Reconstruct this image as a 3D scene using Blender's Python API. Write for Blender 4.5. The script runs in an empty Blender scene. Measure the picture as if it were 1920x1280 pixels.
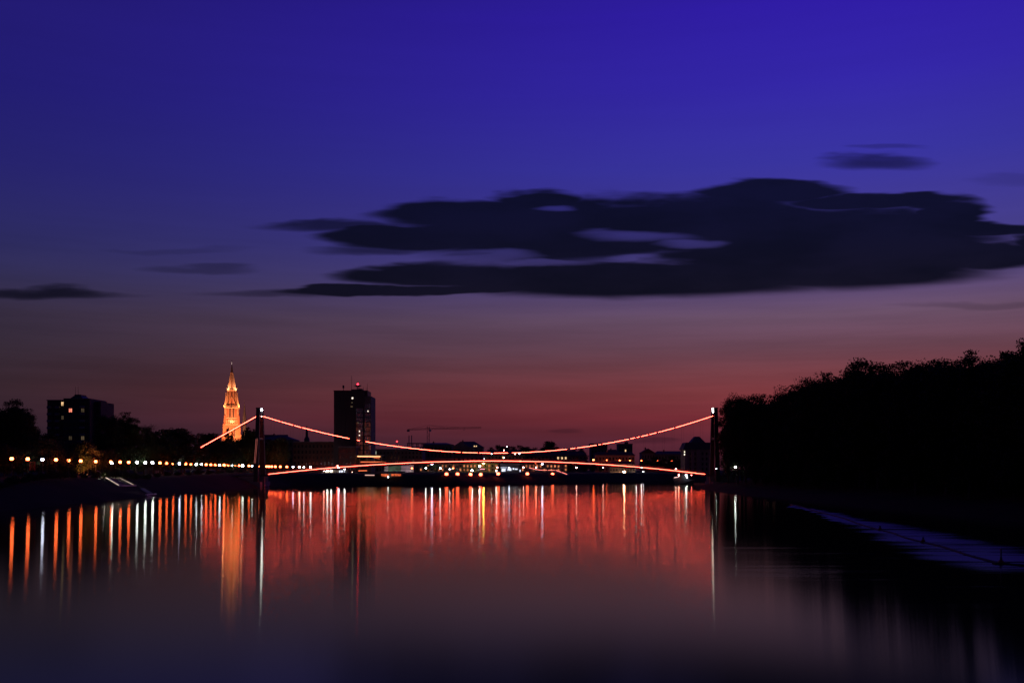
import bpy, math, random
import numpy as np
from mathutils import Vector, Matrix

random.seed(7)
RNG = np.random.default_rng(11)
SC = bpy.context.scene
COL = SC.collection
R = math.radians

# ------------------------------------------------------------------ camera
CAM_Z = 7.8            # eye height above the water
F = 1900.0             # focal length in pixels of the 1920 px wide photograph
HORIZON = 881.0
cam_data = bpy.data.cameras.new('camera')
cam = bpy.data.objects.new('camera', cam_data)
COL.objects.link(cam)
cam.location = (0, 0, CAM_Z)
cam.rotation_euler = (R(90), 0, 0)
cam_data.sensor_width = 36.0
cam_data.lens = 36.0 * F / 1920.0
cam_data.shift_y = (HORIZON - 640.0) / 1920.0
cam_data.clip_start = 0.5
cam_data.clip_end = 30000
SC.camera = cam


def s2l(c):
    return tuple((v / 255 / 12.92) if v / 255 <= 0.04045 else ((v / 255 + 0.055) / 1.055) ** 2.4 for v in c)


# ------------------------------------------------------------------ world: dusk sky with long smeared clouds
SUN_AZ = 20.0          # the afterglow stands to the right of the view axis (+Y)
world = bpy.data.worlds.new('World')
SC.world = world
world.use_nodes = True
wt = world.node_tree
for n in list(wt.nodes):
    wt.nodes.remove(n)


class NT:
    """tiny helper for building math node chains"""
    def __init__(self, tree):
        self.t = tree

    def node(self, kind, **kw):
        n = self.t.nodes.new(kind)
        for k, v in kw.items():
            setattr(n, k, v)
        return n

    def put(self, sock, v):
        if isinstance(v, bpy.types.NodeSocket):
            self.t.links.new(v, sock)
        else:
            sock.default_value = v

    def m(self, op, a, b=0.0, c=None, clamp=False):
        n = self.node('ShaderNodeMath', operation=op, use_clamp=clamp)
        self.put(n.inputs[0], a)
        self.put(n.inputs[1], b)
        if c is not None:
            self.put(n.inputs[2], c)
        return n.outputs[0]

    def v(self, op, a, b=(0, 0, 0)):
        n = self.node('ShaderNodeVectorMath', operation=op)
        self.put(n.inputs[0], a)
        self.put(n.inputs[1], b)
        return n.outputs['Value'] if op in ('DOT_PRODUCT', 'LENGTH') else n.outputs[0]

    def smooth(self, x, lo, hi, a=0.0, b=1.0):
        n = self.node('ShaderNodeMapRange', interpolation_type='SMOOTHSTEP')
        self.put(n.inputs[0], x)
        for i, q in zip((1, 2, 3, 4), (lo, hi, a, b)):
            self.put(n.inputs[i], q)
        return n.outputs[0]

    def xyz(self, x, y, z=0.0):
        n = self.node('ShaderNodeCombineXYZ')
        self.put(n.inputs[0], x); self.put(n.inputs[1], y); self.put(n.inputs[2], z)
        return n.outputs[0]

    def sep(self, v):
        n = self.node('ShaderNodeSeparateXYZ')
        self.put(n.inputs[0], v)
        return n.outputs

    def mix(self, f, a, b):
        n = self.node('ShaderNodeMix', data_type='RGBA')
        self.put(n.inputs[0], f)
        self.put(n.inputs[6], a); self.put(n.inputs[7], b)
        return n.outputs[2]

    def noise(self, vec, scale, detail=4, rough=0.5, color=False):
        n = self.node('ShaderNodeTexNoise')
        self.put(n.inputs['Vector'], vec)
        n.inputs['Scale'].default_value = scale
        n.inputs['Detail'].default_value = detail
        n.inputs['Roughness'].default_value = rough
        return n.outputs['Color' if color else 'Fac']

    def ramp(self, x, stops):
        n = self.node('ShaderNodeValToRGB')
        el = n.color_ramp.elements
        while len(el) > 1:
            el.remove(el[-1])
        el[0].position = stops[0][0]
        el[0].color = (*stops[0][1], 1)
        for p, c in stops[1:]:
            e = el.new(p)
            e.color = (*c, 1)
        self.put(n.inputs[0], x)
        return n.outputs[0]


W = NT(wt)
dirv = W.node('ShaderNodeTexCoord').outputs['Generated']
dx, dy, dz = W.sep(dirv)
elev = W.m('ARCSINE', dz)                                     # radians
az = W.m('ARCTAN2', dx, dy)
offaz = W.m('ABSOLUTE', W.m('SUBTRACT', az, R(SUN_AZ)))
glow = W.smooth(offaz, R(55), R(-2))                          # 1 towards the afterglow, 0 away from it
epos = W.m('DIVIDE', elev, R(50), clamp=True)


def stops(rows, ca):
    out = []
    for y, c in rows:
        e = math.atan((HORIZON - y) / F * ca)
        out.append((e / R(50), s2l(c)))
    return sorted(out)


left_rows = [(881, (33, 25, 36)), (830, (40, 31, 43)), (780, (42, 32, 43)), (720, (46, 35, 44)), (650, (46, 38, 51)),
             (580, (47, 40, 60)), (520, (46, 43, 78)), (450, (42, 41, 92)), (300, (36, 33, 105)), (150, (32, 27, 109)),
             (0, (33, 26, 110)), (-500, (20, 18, 70))]
right_rows = [(881, (64, 28, 42)), (830, (88, 36, 50)), (780, (122, 45, 54)), (735, (128, 57, 62)), (690, (116, 62, 70)), (650, (106, 68, 82)),
              (590, (107, 80, 104)), (520, (84, 70, 122)), (450, (70, 62, 138)), (300, (57, 52, 160)), (150, (52, 38, 168)),
              (0, (48, 28, 166)), (-500, (21, 25, 82))]
rl = W.ramp(epos, stops(left_rows, 0.89))
rr = W.ramp(epos, stops(right_rows, 0.96))
sky = W.mix(glow, rl, rr)
dusk = W.smooth(offaz, R(48), R(130), 1.0, 0.30)            # the sky opposite the afterglow is already nearly night
sky = W.v('MULTIPLY', sky, W.xyz(dusk, dusk, dusk))
# faint long streaks of thin high haze
wide = W.xyz(W.m('MULTIPLY', az, 2.2), W.m('MULTIPLY', elev, 34.0), 0.3)
st = W.noise(wide, 1.6, 5, 0.55)
sky = W.v('MULTIPLY', sky, W.xyz(*(W.m('ADD', 1.0, W.m('MULTIPLY', W.smooth(st, 0.25, 0.75, -0.15, 0.14), W.smooth(elev, R(16), R(3), 0.15, 1.0))),) * 3))
# clouds, laid out over the sky directions ahead (tangents of azimuth and elevation)
ysafe = W.m('MAXIMUM', dy, 0.05)
cu = W.m('MULTIPLY_ADD', W.m('DIVIDE', dx, ysafe), F, 960.0)
cv = W.m('SUBTRACT', HORIZON, W.m('MULTIPLY', W.m('DIVIDE', dz, ysafe), F))
n1 = W.noise(W.xyz(W.m('MULTIPLY', cu, 0.0042), W.m('MULTIPLY', cv, 0.016), 1.7), 1.0, 3, 0.55)
n2 = W.noise(W.xyz(W.m('MULTIPLY', cu, 0.0055), W.m('MULTIPLY', cv, 0.034), 5.1), 1.0, 3, 0.5)
n3 = W.noise(W.xyz(W.m('MULTIPLY', cu, 0.0016), W.m('MULTIPLY', cv, 0.030), 8.3), 1.0, 2, 0.5)
cuw = W.m('MULTIPLY_ADD', W.m('SUBTRACT', n1, 0.5), 110.0, cu)
cuw = W.m('MULTIPLY_ADD', W.m('SUBTRACT', n3, 0.5), 190.0, cuw)
cvw = W.m('MULTIPLY_ADD', W.m('SUBTRACT', n2, 0.5), 30.0, cv)
cpos = W.xyz(cuw, cvw, 0.0)


def ell(cx, cy, rx, ry, gain=1.0):
    q = W.v('MULTIPLY', W.v('SUBTRACT', cpos, (cx, cy, 0)), (1 / rx, 1 / ry, 0))
    d = W.m('SUBTRACT', 1.0, W.v('DOT_PRODUCT', q, q))
    return d if gain == 1.0 else W.m('MULTIPLY', d, gain)


clouds = [(1040, 432, 325, 66), (900, 402, 185, 33), (1340, 424, 400, 58), (1540, 455, 340, 82), (1435, 360, 150, 23),
          (1640, 378, 190, 15), (1790, 402, 80, 33), (1850, 430, 160, 15), (1840, 480, 170, 27), (1150, 522, 460, 36),
          (810, 517, 190, 21), (720, 545, 260, 10), (1540, 500, 340, 44), (770, 446, 170, 26), (1005, 374, 110, 20), (2050, 455, 160, 30)]
thin = [(640, 424, 180, 13, 0.85), (700, 468, 130, 12, 0.75), (120, 549, 200, 14, 0.92), (380, 505, 120, 10, 0.45),
        (1630, 303, 118, 17, 0.75), (1690, 276, 80, 7, 0.35), (540, 547, 190, 11, 0.6), (870, 478, 70, 9, 0.6), (330, 470, 140, 8, 0.22),
        (1890, 338, 110, 14, 0.2), (1060, 809, 40, 5, 0.30), (1215, 825, 50, 5, 0.35), (-300, 470, 240, 26, 0.8), (2350, 420, 330, 34, 0.9),
        (-700, 330, 260, 30, 0.7), (1880, 573, 220, 8, 0.25)]
holes = [(1190, 441, 95, 12), (1275, 457, 62, 8), (1050, 391, 44, 7), (905, 482, 125, 17), (1045, 493, 110, 6), (1225, 481, 48, 4)]
dens = ell(*clouds[0])
for c in clouds[1:]:
    dens = W.m('MAXIMUM', dens, ell(*c))
dens = W.m('MINIMUM', dens, 0.8)
tex = W.m('MULTIPLY', W.m('SUBTRACT', n2, 0.5), 0.9)
cov = W.smooth(W.m('ADD', dens, tex), -0.36, 0.44)
hole = ell(*holes[0])
for c in holes[1:]:
    hole = W.m('MAXIMUM', hole, ell(*c))
cov = W.m('MULTIPLY', cov, W.smooth(W.m('MULTIPLY_ADD', tex, 2.2, hole), -0.6, 1.2, 1.0, 0.45))
for (a, b, c, d, g) in thin:
    k = W.smooth(W.m('ADD', ell(a, b, c, d), tex), -0.2, 0.95, 0.0, g)
    cov = W.m('MAXIMUM', cov, k)
cov = W.m('MULTIPLY', cov, W.smooth(dy, 0.1, 0.35))
body = W.smooth(n1, 0.3, 0.7, 0.965, 0.995)                  # thinner and thicker parts let a little sky through
cloud_col = W.mix(W.smooth(cv, 360, 560), (*s2l((11, 12, 36)), 1), (*s2l((12, 11, 26)), 1))
sky = W.mix(W.m('MULTIPLY', cov, body), sky, cloud_col)
# the physical twilight sky adds its own faint share
nish = W.node('ShaderNodeTexSky', sky_type='NISHITA', sun_disc=False, sun_elevation=R(-4.0), sun_rotation=R(SUN_AZ),
              air_density=1.0, dust_density=1.5, ozone_density=2.0)
addn = W.v('ADD', sky, W.v('MULTIPLY', nish.outputs[0], (0.012, 0.012, 0.012)))
bg = W.node('ShaderNodeBackground')
wt.links.new(addn, bg.inputs['Color'])
bg.inputs['Strength'].default_value = 1.0
wo = W.node('ShaderNodeOutputWorld')
wt.links.new(bg.outputs[0], wo.inputs['Surface'])

# a last trace of the sun that has set
sun_data = bpy.data.lights.new('sun', 'SUN')
sun_data.energy = 0.006
sun_data.angle = R(12)
sun_data.color = (1.0, 0.55, 0.42)
sun = bpy.data.objects.new('sun', sun_data)
COL.objects.link(sun)
sun.rotation_euler = Vector((-math.sin(R(SUN_AZ)), -math.cos(R(SUN_AZ)), -math.sin(R(2)))).to_track_quat('-Z', 'Y').to_euler()

SC.view_settings.view_transform = 'Standard'
SC.view_settings.look = 'None'
SC.view_settings.exposure = 0.0
SC.view_settings.gamma = 1.0
SC.view_settings.use_curve_mapping = False
SC.render.engine = 'CYCLES'
SC.cycles.use_denoising = True
SC.cycles.max_bounces = 5
SC.cycles.glossy_bounces = 3
SC.cycles.diffuse_bounces = 2
SC.cycles.sample_clamp_indirect = 0.0
SC.cycles.use_light_tree = True
SC.cycles.use_adaptive_sampling = False
SC.cycles.blur_glossy = 0.0


# ------------------------------------------------------------------ helpers
def at(px, py, Y):
    """world point seen at photograph pixel (px, py) at the distance Y"""
    return Vector(((px - 960.0) / F * Y, Y, CAM_Z + (HORIZON - py) / F * Y))


MATS = {}


def mat(name, col, rough=0.8, var=0.25, scale=1.0, bump=0.0, metal=0.0, spec=0.5):
    if name in MATS:
        return MATS[name]
    m = bpy.data.materials.new(name)
    m.use_nodes = True
    T = NT(m.node_tree)
    b = m.node_tree.nodes['Principled BSDF']
    co = T.node('ShaderNodeTexCoord').outputs['Object']
    nf = T.noise(co, scale, 5, 0.6)
    lo = tuple(c * (1 - var) for c in col) + (1,)
    hi = tuple(min(1, c * (1 + var)) for c in col) + (1,)
    m.node_tree.links.new(T.mix(nf, lo, hi), b.inputs['Base Color'])
    b.inputs['Roughness'].default_value = rough
    b.inputs['Metallic'].default_value = metal
    b.inputs['Specular IOR Level'].default_value = spec
    if bump:
        bn = T.node('ShaderNodeBump')
        bn.inputs['Strength'].default_value = bump
        m.node_tree.links.new(T.noise(co, scale * 4, 4), bn.inputs['Height'])
        m.node_tree.links.new(bn.outputs[0], b.inputs['Normal'])
    MATS[name] = m
    return m


def emit(name, col, strength, var=0.0, scale=1.0):
    if name in MATS:
        return MATS[name]
    m = bpy.data.materials.new(name)
    m.use_nodes = True
    nt = m.node_tree
    for n in list(nt.nodes):
        nt.nodes.remove(n)
    T = NT(nt)
    e = T.node('ShaderNodeEmission')
    e.inputs['Color'].default_value = (*col, 1)
    e.inputs['Strength'].default_value = strength
    if var:
        co = T.node('ShaderNodeTexCoord').outputs['Object']
        nt.links.new(T.smooth(T.noise(co, scale, 3), 0.3, 0.7, strength * (1 - var), strength * (1 + var)), e.inputs['Strength'])
    o = T.node('ShaderNodeOutputMaterial')
    nt.links.new(e.outputs[0], o.inputs['Surface'])
    MATS[name] = m
    return m


def tag(o, label=None, cat=None, group=None, kind=None):
    if label: o['label'] = label
    if cat: o['category'] = cat
    if group: o['group'] = group
    if kind: o['kind'] = kind
    return o


ORIG = {}


def thing(name, label, cat, loc, group=None):
    o = bpy.data.objects.new(name, None)
    o.empty_display_size = 0.5
    COL.objects.link(o)
    o.location = loc
    ORIG[o.name] = Vector(loc)
    return tag(o, label, cat, group)


class MB:
    """collects shapes in world coordinates"""
    def __init__(self):
        self.v = []
        self.f = []

    def add(self, vs, fs):
        k = len(self.v)
        self.v += [tuple(p) for p in vs]
        self.f += [tuple(i + k for i in f) for f in fs]
        return self

    def box(self, x0, x1, y0, y1, z0, z1):
        return self.add([(x0, y0, z0), (x1, y0, z0), (x1, y1, z0), (x0, y1, z0), (x0, y0, z1), (x1, y0, z1), (x1, y1, z1), (x0, y1, z1)],
                        [(0, 3, 2, 1), (4, 5, 6, 7), (0, 1, 5, 4), (1, 2, 6, 5), (2, 3, 7, 6), (3, 0, 4, 7)])

    def cbox(self, c, sx, sy, sz, rz=0.0):
        vs = []
        for z in (-.5, .5):
            for x, y in ((-.5, -.5), (.5, -.5), (.5, .5), (-.5, .5)):
                a, b = x * sx, y * sy
                vs.append((c[0] + a * math.cos(rz) - b * math.sin(rz), c[1] + a * math.sin(rz) + b * math.cos(rz), c[2] + z * sz))
        return self.add(vs, [(0, 3, 2, 1), (4, 5, 6, 7), (0, 1, 5, 4), (1, 2, 6, 5), (2, 3, 7, 6), (3, 0, 4, 7)])

    def frustum(self, cx, cy, n, r0, r1, z0, z1, rot=0.0):
        vs = []
        for r, z in ((r0, z0), (r1, z1)):
            for i in range(n):
                a = rot + 2 * math.pi * i / n
                vs.append((cx + r * math.cos(a), cy + r * math.sin(a), z))
        fs = [(i, (i + 1) % n, n + (i + 1) % n, n + i) for i in range(n)]
        fs += [tuple(range(n - 1, -1, -1)), tuple(range(n, 2 * n))]
        return self.add(vs, fs)

    def bar(self, a, b, w, h=None, n=4, w2=None):
        """a bar of n sides from a to b"""
        a, b = Vector(a), Vector(b)
        h = h or w
        d = (b - a).normalized()
        up = Vector((0, 0, 1)) if abs(d.z) < 0.95 else Vector((0, 1, 0))
        s = d.cross(up).normalized()
        u = s.cross(d)
        vs = []
        k = (w2 or w) / w
        for p, q in ((a, 1.0), (b, k)):
            for i in range(n):
                t = 2 * math.pi * (i + 0.5) / n
                g = 0.7071 if n == 4 else 0.5
                vs.append(p + s * math.cos(t) * w * g * q + u * math.sin(t) * h * g * q)
        fs = [(i, (i + 1) % n, n + (i + 1) % n, n + i) for i in range(n)]
        fs += [tuple(range(n - 1, -1, -1)), tuple(range(n, 2 * n))]
        return self.add(vs, fs)

    def path(self, pts, r, n=6):
        pts = [Vector(p) for p in pts]
        vs, fs = [], []
        for i, p in enumerate(pts):
            d = (pts[min(i + 1, len(pts) - 1)] - pts[max(i - 1, 0)]).normalized()
            up = Vector((0, 0, 1)) if abs(d.z) < 0.95 else Vector((0, 1, 0))
            s = d.cross(up).normalized()
            u = s.cross(d)
            for k in range(n):
                t = 2 * math.pi * k / n
                vs.append(p + (s * math.cos(t) + u * math.sin(t)) * r)
        for i in range(len(pts) - 1):
            for k in range(n):
                fs.append((i * n + k, i * n + (k + 1) % n, (i + 1) * n + (k + 1) % n, (i + 1) * n + k))
        fs += [tuple(range(n - 1, -1, -1)), tuple(range((len(pts) - 1) * n, len(pts) * n))]
        return self.add(vs, fs)

    def ball(self, c, r, sz=1.0, n=8, m=6):
        vs = [(c[0], c[1], c[2] + r * sz)]
        for i in range(1, m):
            t = math.pi * i / m
            for k in range(n):
                a = 2 * math.pi * k / n
                vs.append((c[0] + r * math.sin(t) * math.cos(a), c[1] + r * math.sin(t) * math.sin(a), c[2] + r * sz * math.cos(t)))
        vs.append((c[0], c[1], c[2] - r * sz))
        fs = [(0, 1 + k, 1 + (k + 1) % n) for k in range(n)]
        for i in range(m - 2):
            for k in range(n):
                a = 1 + i * n
                fs.append((a + k, a + n + k, a + n + (k + 1) % n, a + (k + 1) % n))
        e = len(vs) - 1
        a = 1 + (m - 2) * n
        fs += [(e, a + (k + 1) % n, a + k) for k in range(n)]
        return self.add(vs, fs)

    def gable(self, x0, x1, y0, y1, z0, z1, axis='x', over=0.5, hip=0.0):
        """roof solid; ridge along axis"""
        x0 -= over; x1 += over; y0 -= over; y1 += over
        if axis == 'x':
            ym = (y0 + y1) / 2
            vs = [(x0, y0, z0), (x1, y0, z0), (x1, y1, z0), (x0, y1, z0), (x0 + hip, ym, z1), (x1 - hip, ym, z1)]
            fs = [(0, 3, 2, 1), (0, 1, 5, 4), (2, 3, 4, 5), (0, 4, 3), (1, 2, 5)]
        else:
            xm = (x0 + x1) / 2
            vs = [(x0, y0, z0), (x1, y0, z0), (x1, y1, z0), (x0, y1, z0), (xm, y0 + hip, z1), (xm, y1 - hip, z1)]
            fs = [(0, 3, 2, 1), (1, 2, 5, 4), (3, 0, 4, 5), (0, 1, 4), (2, 3, 5)]
        return self.add(vs, fs)

    def build(self, name, material, parent=None, smooth=False):
        me = bpy.data.meshes.new(name)
        org = Vector((0, 0, 0))
        if parent is not None:
            org = ORIG[parent.name]
        elif self.v:
            xs = np.array(self.v)
            org = Vector(((xs[:, 0].min() + xs[:, 0].max()) / 2, (xs[:, 1].min() + xs[:, 1].max()) / 2, xs[:, 2].min()))
        me.from_pydata([tuple(Vector(p) - org) for p in self.v], [], self.f)
        me.update()
        me.materials.append(material)
        if smooth:
            me.polygons.foreach_set('use_smooth', [True] * len(me.polygons))
        o = bpy.data.objects.new(name, me)
        COL.objects.link(o)
        ORIG[o.name] = org
        if parent is not None:
            o.parent = parent
        else:
            o.location = org
        return o


def copy_part(o, parent, shift=(0, 0, 0)):
    c = o.copy()
    COL.objects.link(c)
    c.parent = parent
    c.location = Vector(o.location) + Vector(shift)
    ORIG[c.name] = ORIG[o.name]
    return c


ORD = ['', 'first', 'second', 'third', 'fourth', 'fifth', 'sixth', 'seventh', 'eighth', 'ninth', 'tenth', 'eleventh', 'twelfth', 'thirteenth',
       'fourteenth', 'fifteenth', 'sixteenth', 'seventeenth', 'eighteenth', 'nineteenth', 'twentieth']
for t_, base in (('twenty', 20), ('thirty', 30), ('forty', 40)):
    for k in range(10):
        n_ = base + k
        if n_ == 20:
            continue
        w_ = {30: 'thirtieth', 40: 'fortieth'}.get(n_) or t_ + '-' + ORD[k]
        while len(ORD) <= n_:
            ORD.append('')
        ORD[n_] = w_
# ------------------------------------------------------------------ the river and its banks
CITY_BANK = [(-88, -400), (-90, 0), (-97, 192), (-107, 296), (-114, 400), (-116, 478), (-108, 506), (-80, 522), (-25, 532), (30, 600),
             (103, 668), (220, 722), (400, 764), (900, 810), (7000, 900)]
WOOD_BANK = [(80, -400), (78, 60), (76, 150), (74, 231), (73, 340), (78, 420), (88, 475), (98, 520), (112, 566), (160, 618), (400, 690), (900, 735),
             (7000, 800)]


def poly_sd(PX, PY, line):
    """distance to the polyline and the side (positive on its left)"""
    best = np.full(PX.shape, 1e9)
    side = np.zeros(PX.shape)
    for (ax, ay), (bx, by) in zip(line[:-1], line[1:]):
        ux, uy = bx - ax, by - ay
        L2 = ux * ux + uy * uy
        t = np.clip(((PX - ax) * ux + (PY - ay) * uy) / L2, 0, 1)
        d = np.hypot(PX - ax - t * ux, PY - ay - t * uy)
        cr = ux * (PY - ay) - uy * (PX - ax)
        upd = d < best - 1e-9
        best = np.where(upd, d, best)
        side = np.where(upd, np.sign(cr), side)
    return best * side


def height(PX, PY):
    dc = poly_sd(PX, PY, CITY_BANK)          # > 0 on the city side
    dw = -poly_sd(PX, PY, WOOD_BANK)         # > 0 on the wooded side
    zc = np.interp(dc, [-12, -1, 0, 1.0, 2.0, 15, 17, 26, 40, 400, 5000], [-3.5, -1.2, 0.0, 0.7, 0.8, 5.5, 5.6, 6.0, 6.2, 6.4, 7])
    zw = np.interp(dw, [-12, -1, 0, 4.0, 15, 26, 60, 400, 5000], [-3.5, -0.8, 0.0, 1.6, 2.1, 4.0, 4.6, 5.0, 6])
    und = 0.18 * np.sin(PX * 0.31 + 1.3) * np.sin(PY * 0.23) + 0.10 * np.sin(PX * 0.9 + PY * 0.7)
    zw = zw + und * np.clip(dw / 8, 0, 1) * 1.3
    zc = zc + und * np.clip((dc - 1) / 10, 0, 1) * 0.4
    return np.maximum(zc, zw)


def ground_z(x, y):
    return float(height(np.array([float(x)]), np.array([float(y)]))[0])


def spaced(lo, hi, a, b, step):
    mid = list(np.arange(a, b + 0.1, step))
    out, s, x = [], step, b
    while x < hi:
        s *= 1.35
        x += s
        out.append(x)
    low, s, x = [], step, a
    while x > lo:
        s *= 1.35
        x -= s
        low.append(x)
    return np.array(low[::-1] + mid + out)


gx = spaced(-9000, 9000, -230, 260, 3.5)
gy = spaced(-400, 14000, 40, 760, 3.5)
GX, GY = np.meshgrid(gx, gy)
GZ = height(GX, GY)
nx, ny = len(gx), len(gy)
idx = np.arange(nx * ny).reshape(ny, nx)
quads = np.stack([idx[:-1, :-1], idx[:-1, 1:], idx[1:, 1:], idx[1:, :-1]], -1).reshape(-1, 4)
gm = bpy.data.meshes.new('ground')
gm.vertices.add(nx * ny)
gm.vertices.foreach_set('co', np.stack([GX, GY, GZ], -1).astype(np.float32).ravel())
gm.loops.add(quads.size)
gm.loops.foreach_set('vertex_index', quads.ravel().astype(np.int32))
gm.polygons.add(len(quads))
gm.polygons.foreach_set('loop_start', np.arange(0, quads.size, 4, dtype=np.int32))
gm.update(calc_edges=True)
ground = bpy.data.objects.new('ground', gm)
COL.objects.link(ground)
tag(ground, 'dark grassy river banks and the city ground behind them', 'ground', kind='structure')


def ground_material():
    m = bpy.data.materials.new('grass_and_earth')
    m.use_nodes = True
    T = NT(m.node_tree)
    b = m.node_tree.nodes['Principled BSDF']
    co = T.node('ShaderNodeTexCoord').outputs['Object']
    a = T.noise(co, 0.06, 6, 0.6)
    c = T.noise(co, 1.3, 6, 0.65)
    col = T.mix(T.smooth(a, 0.4, 0.62), (0.022, 0.03, 0.012, 1), (0.042, 0.032, 0.02, 1))
    col = T.mix(T.smooth(c, 0.35, 0.75), col, (0.018, 0.022, 0.010, 1))
    m.node_tree.links.new(col, b.inputs['Base Color'])
    b.inputs['Roughness'].default_value = 0.95
    b.inputs['Specular IOR Level'].default_value = 0.15
    bn = T.node('ShaderNodeBump')
    bn.inputs['Strength'].default_value = 0.6
    bn.inputs['Distance'].default_value = 0.3
    m.node_tree.links.new(c, bn.inputs['Height'])
    m.node_tree.links.new(bn.outputs[0], b.inputs['Normal'])
    return m


gm.materials.append(ground_material())

# water: one sheet, smoothed by the long exposure; a band of ruffled water along the floating boom
BOOM = [at(1482, 946, 231.0), at(1560, 966, 174.4), at(1650, 994, 131.2), at(1731, 1017, 109.0), at(1878, 1057.5, 84.0), at(2060, 1075, 76.4)]
BOOM = [Vector((p.x, p.y, 0.0)) for p in BOOM]


def water_material():
    m = bpy.data.materials.new('river_water')
    m.use_nodes = True
    T = NT(m.node_tree)
    L = m.node_tree.links
    b = m.node_tree.nodes['Principled BSDF']
    co = T.node('ShaderNodeTexCoord').outputs['Object']
    x, y, z = T.sep(co)
    # slow patches where wind ruffles the surface a little more
    big = T.noise(T.xyz(T.m('MULTIPLY', x, 0.012), T.m('MULTIPLY', y, 0.03), 0.0), 1.0, 4, 0.55)
    rough = T.smooth(big, 0.3, 0.7, 0.078, 0.086)
    # ruffled water beside the boom, drawn out by the current
    a, c = BOOM[0], BOOM[4]
    d = (c - a)
    ln = d.length
    d.normalize()
    s = T.m('ADD', T.m('MULTIPLY', T.m('SUBTRACT', x, a.x), d.x), T.m('MULTIPLY', T.m('SUBTRACT', y, a.y), d.y))
    p = T.m('ADD', T.m('MULTIPLY', T.m('SUBTRACT', x, a.x), -d.y), T.m('MULTIPLY', T.m('SUBTRACT', y, a.y), d.x))
    wig = T.noise(T.xyz(T.m('MULTIPLY', x, 0.045), T.m('MULTIPLY', y, 0.11), 2.0), 1.0, 4, 0.6)
    fine = T.noise(T.xyz(T.m('MULTIPLY', x, 0.035), T.m('MULTIPLY', y, 0.30), 4.0), 1.0, 4, 0.6)
    p2 = T.m('ADD', p, T.m('MULTIPLY', T.m('SUBTRACT', wig, 0.5), 11.0))
    along = T.m('MULTIPLY', T.smooth(s, -3.0, 14.0), T.smooth(s, ln + 16, ln - 2))
    half_hi = T.smooth(s, 0.0, ln, 1.5, 9.5)
    half_lo = T.smooth(s, 40.0, ln, 0.8, 5.0)
    up = T.smooth(T.m('DIVIDE', p2, half_hi), 1.5, 0.2)
    dn = T.smooth(T.m('DIVIDE', T.m('MULTIPLY', p2, -1.0), half_lo), 1.6, 0.2)
    patch = T.m('MULTIPLY', T.m('MULTIPLY', up, dn), along)
    patch = T.m('MULTIPLY', patch, T.smooth(fine, 0.30, 0.55, 0.35, 1.0))
    # streaks of ruffled water a little further out
    far_ = T.m('MULTIPLY', T.smooth(T.m('ABSOLUTE', T.m('SUBTRACT', y, 82.0)), 34.0, 4.0), T.smooth(x, 8.0, 36.0))
    far_ = T.m('MULTIPLY', far_, T.smooth(fine, 0.50, 0.66, 0.0, 0.30))
    patch = T.m('MAXIMUM', patch, far_)
    # small waves run along the river, so their slopes spread reflections along it far more than across it
    gl = T.node('ShaderNodeBsdfAnisotropic', distribution='BECKMANN')
    gl.inputs['Color'].default_value = (0.97, 1.0, 0.82, 1)
    L.new(T.m('ADD', rough, T.m('MULTIPLY', patch, 0.30)), gl.inputs['Roughness'])
    L.new(T.m('MULTIPLY', T.m('SUBTRACT', 1.0, patch), -0.62), gl.inputs['Anisotropy'])
    L.new(T.xyz(0.0, 1.0, 0.0), gl.inputs['Tangent'])
    df = T.node('ShaderNodeBsdfDiffuse')
    df.inputs['Color'].default_value = (0.03, 0.035, 0.018, 1)
    fr_ = T.node('ShaderNodeFresnel')
    fr_.inputs['IOR'].default_value = 1.333
    mx = T.node('ShaderNodeMixShader')
    # ruffled facets tilt towards the eye and mirror less
    L.new(T.m('MULTIPLY', fr_.outputs[0], T.m('SUBTRACT', 1.0, T.m('MULTIPLY', patch, 0.45))), mx.inputs[0])
    L.new(df.outputs[0], mx.inputs[1])
    L.new(gl.outputs[0], mx.inputs[2])
    L.new(mx.outputs[0], m.node_tree.nodes['Material Output'].inputs['Surface'])
    # low swell
    bn = T.node('ShaderNodeBump')
    bn.inputs['Strength'].default_value = 1.0
    bn.inputs['Distance'].default_value = 1.0
    sw = T.noise(T.xyz(T.m('MULTIPLY', x, 0.10), T.m('MULTIPLY', y, 0.28), 0.0), 1.0, 2, 0.5)
    amp = T.m('MULTIPLY', patch, 0.04)
    L.new(T.m('MULTIPLY', sw, amp), bn.inputs['Height'])
    L.new(bn.outputs[0], gl.inputs['Normal'])
    return m


wb = MB()
wb.add([(-400, -400, 0), (1400, -400, 0), (1400, 1100, 0), (-400, 1100, 0)], [(0, 1, 2, 3)])
wm = bpy.data.meshes.new('river_water')
wm.from_pydata(wb.v, [], wb.f)
wm.materials.append(water_material())
water = bpy.data.objects.new('water', wm)
COL.objects.link(water)
tag(water, 'still dark river water mirroring the lights', 'water', kind='structure')

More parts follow.
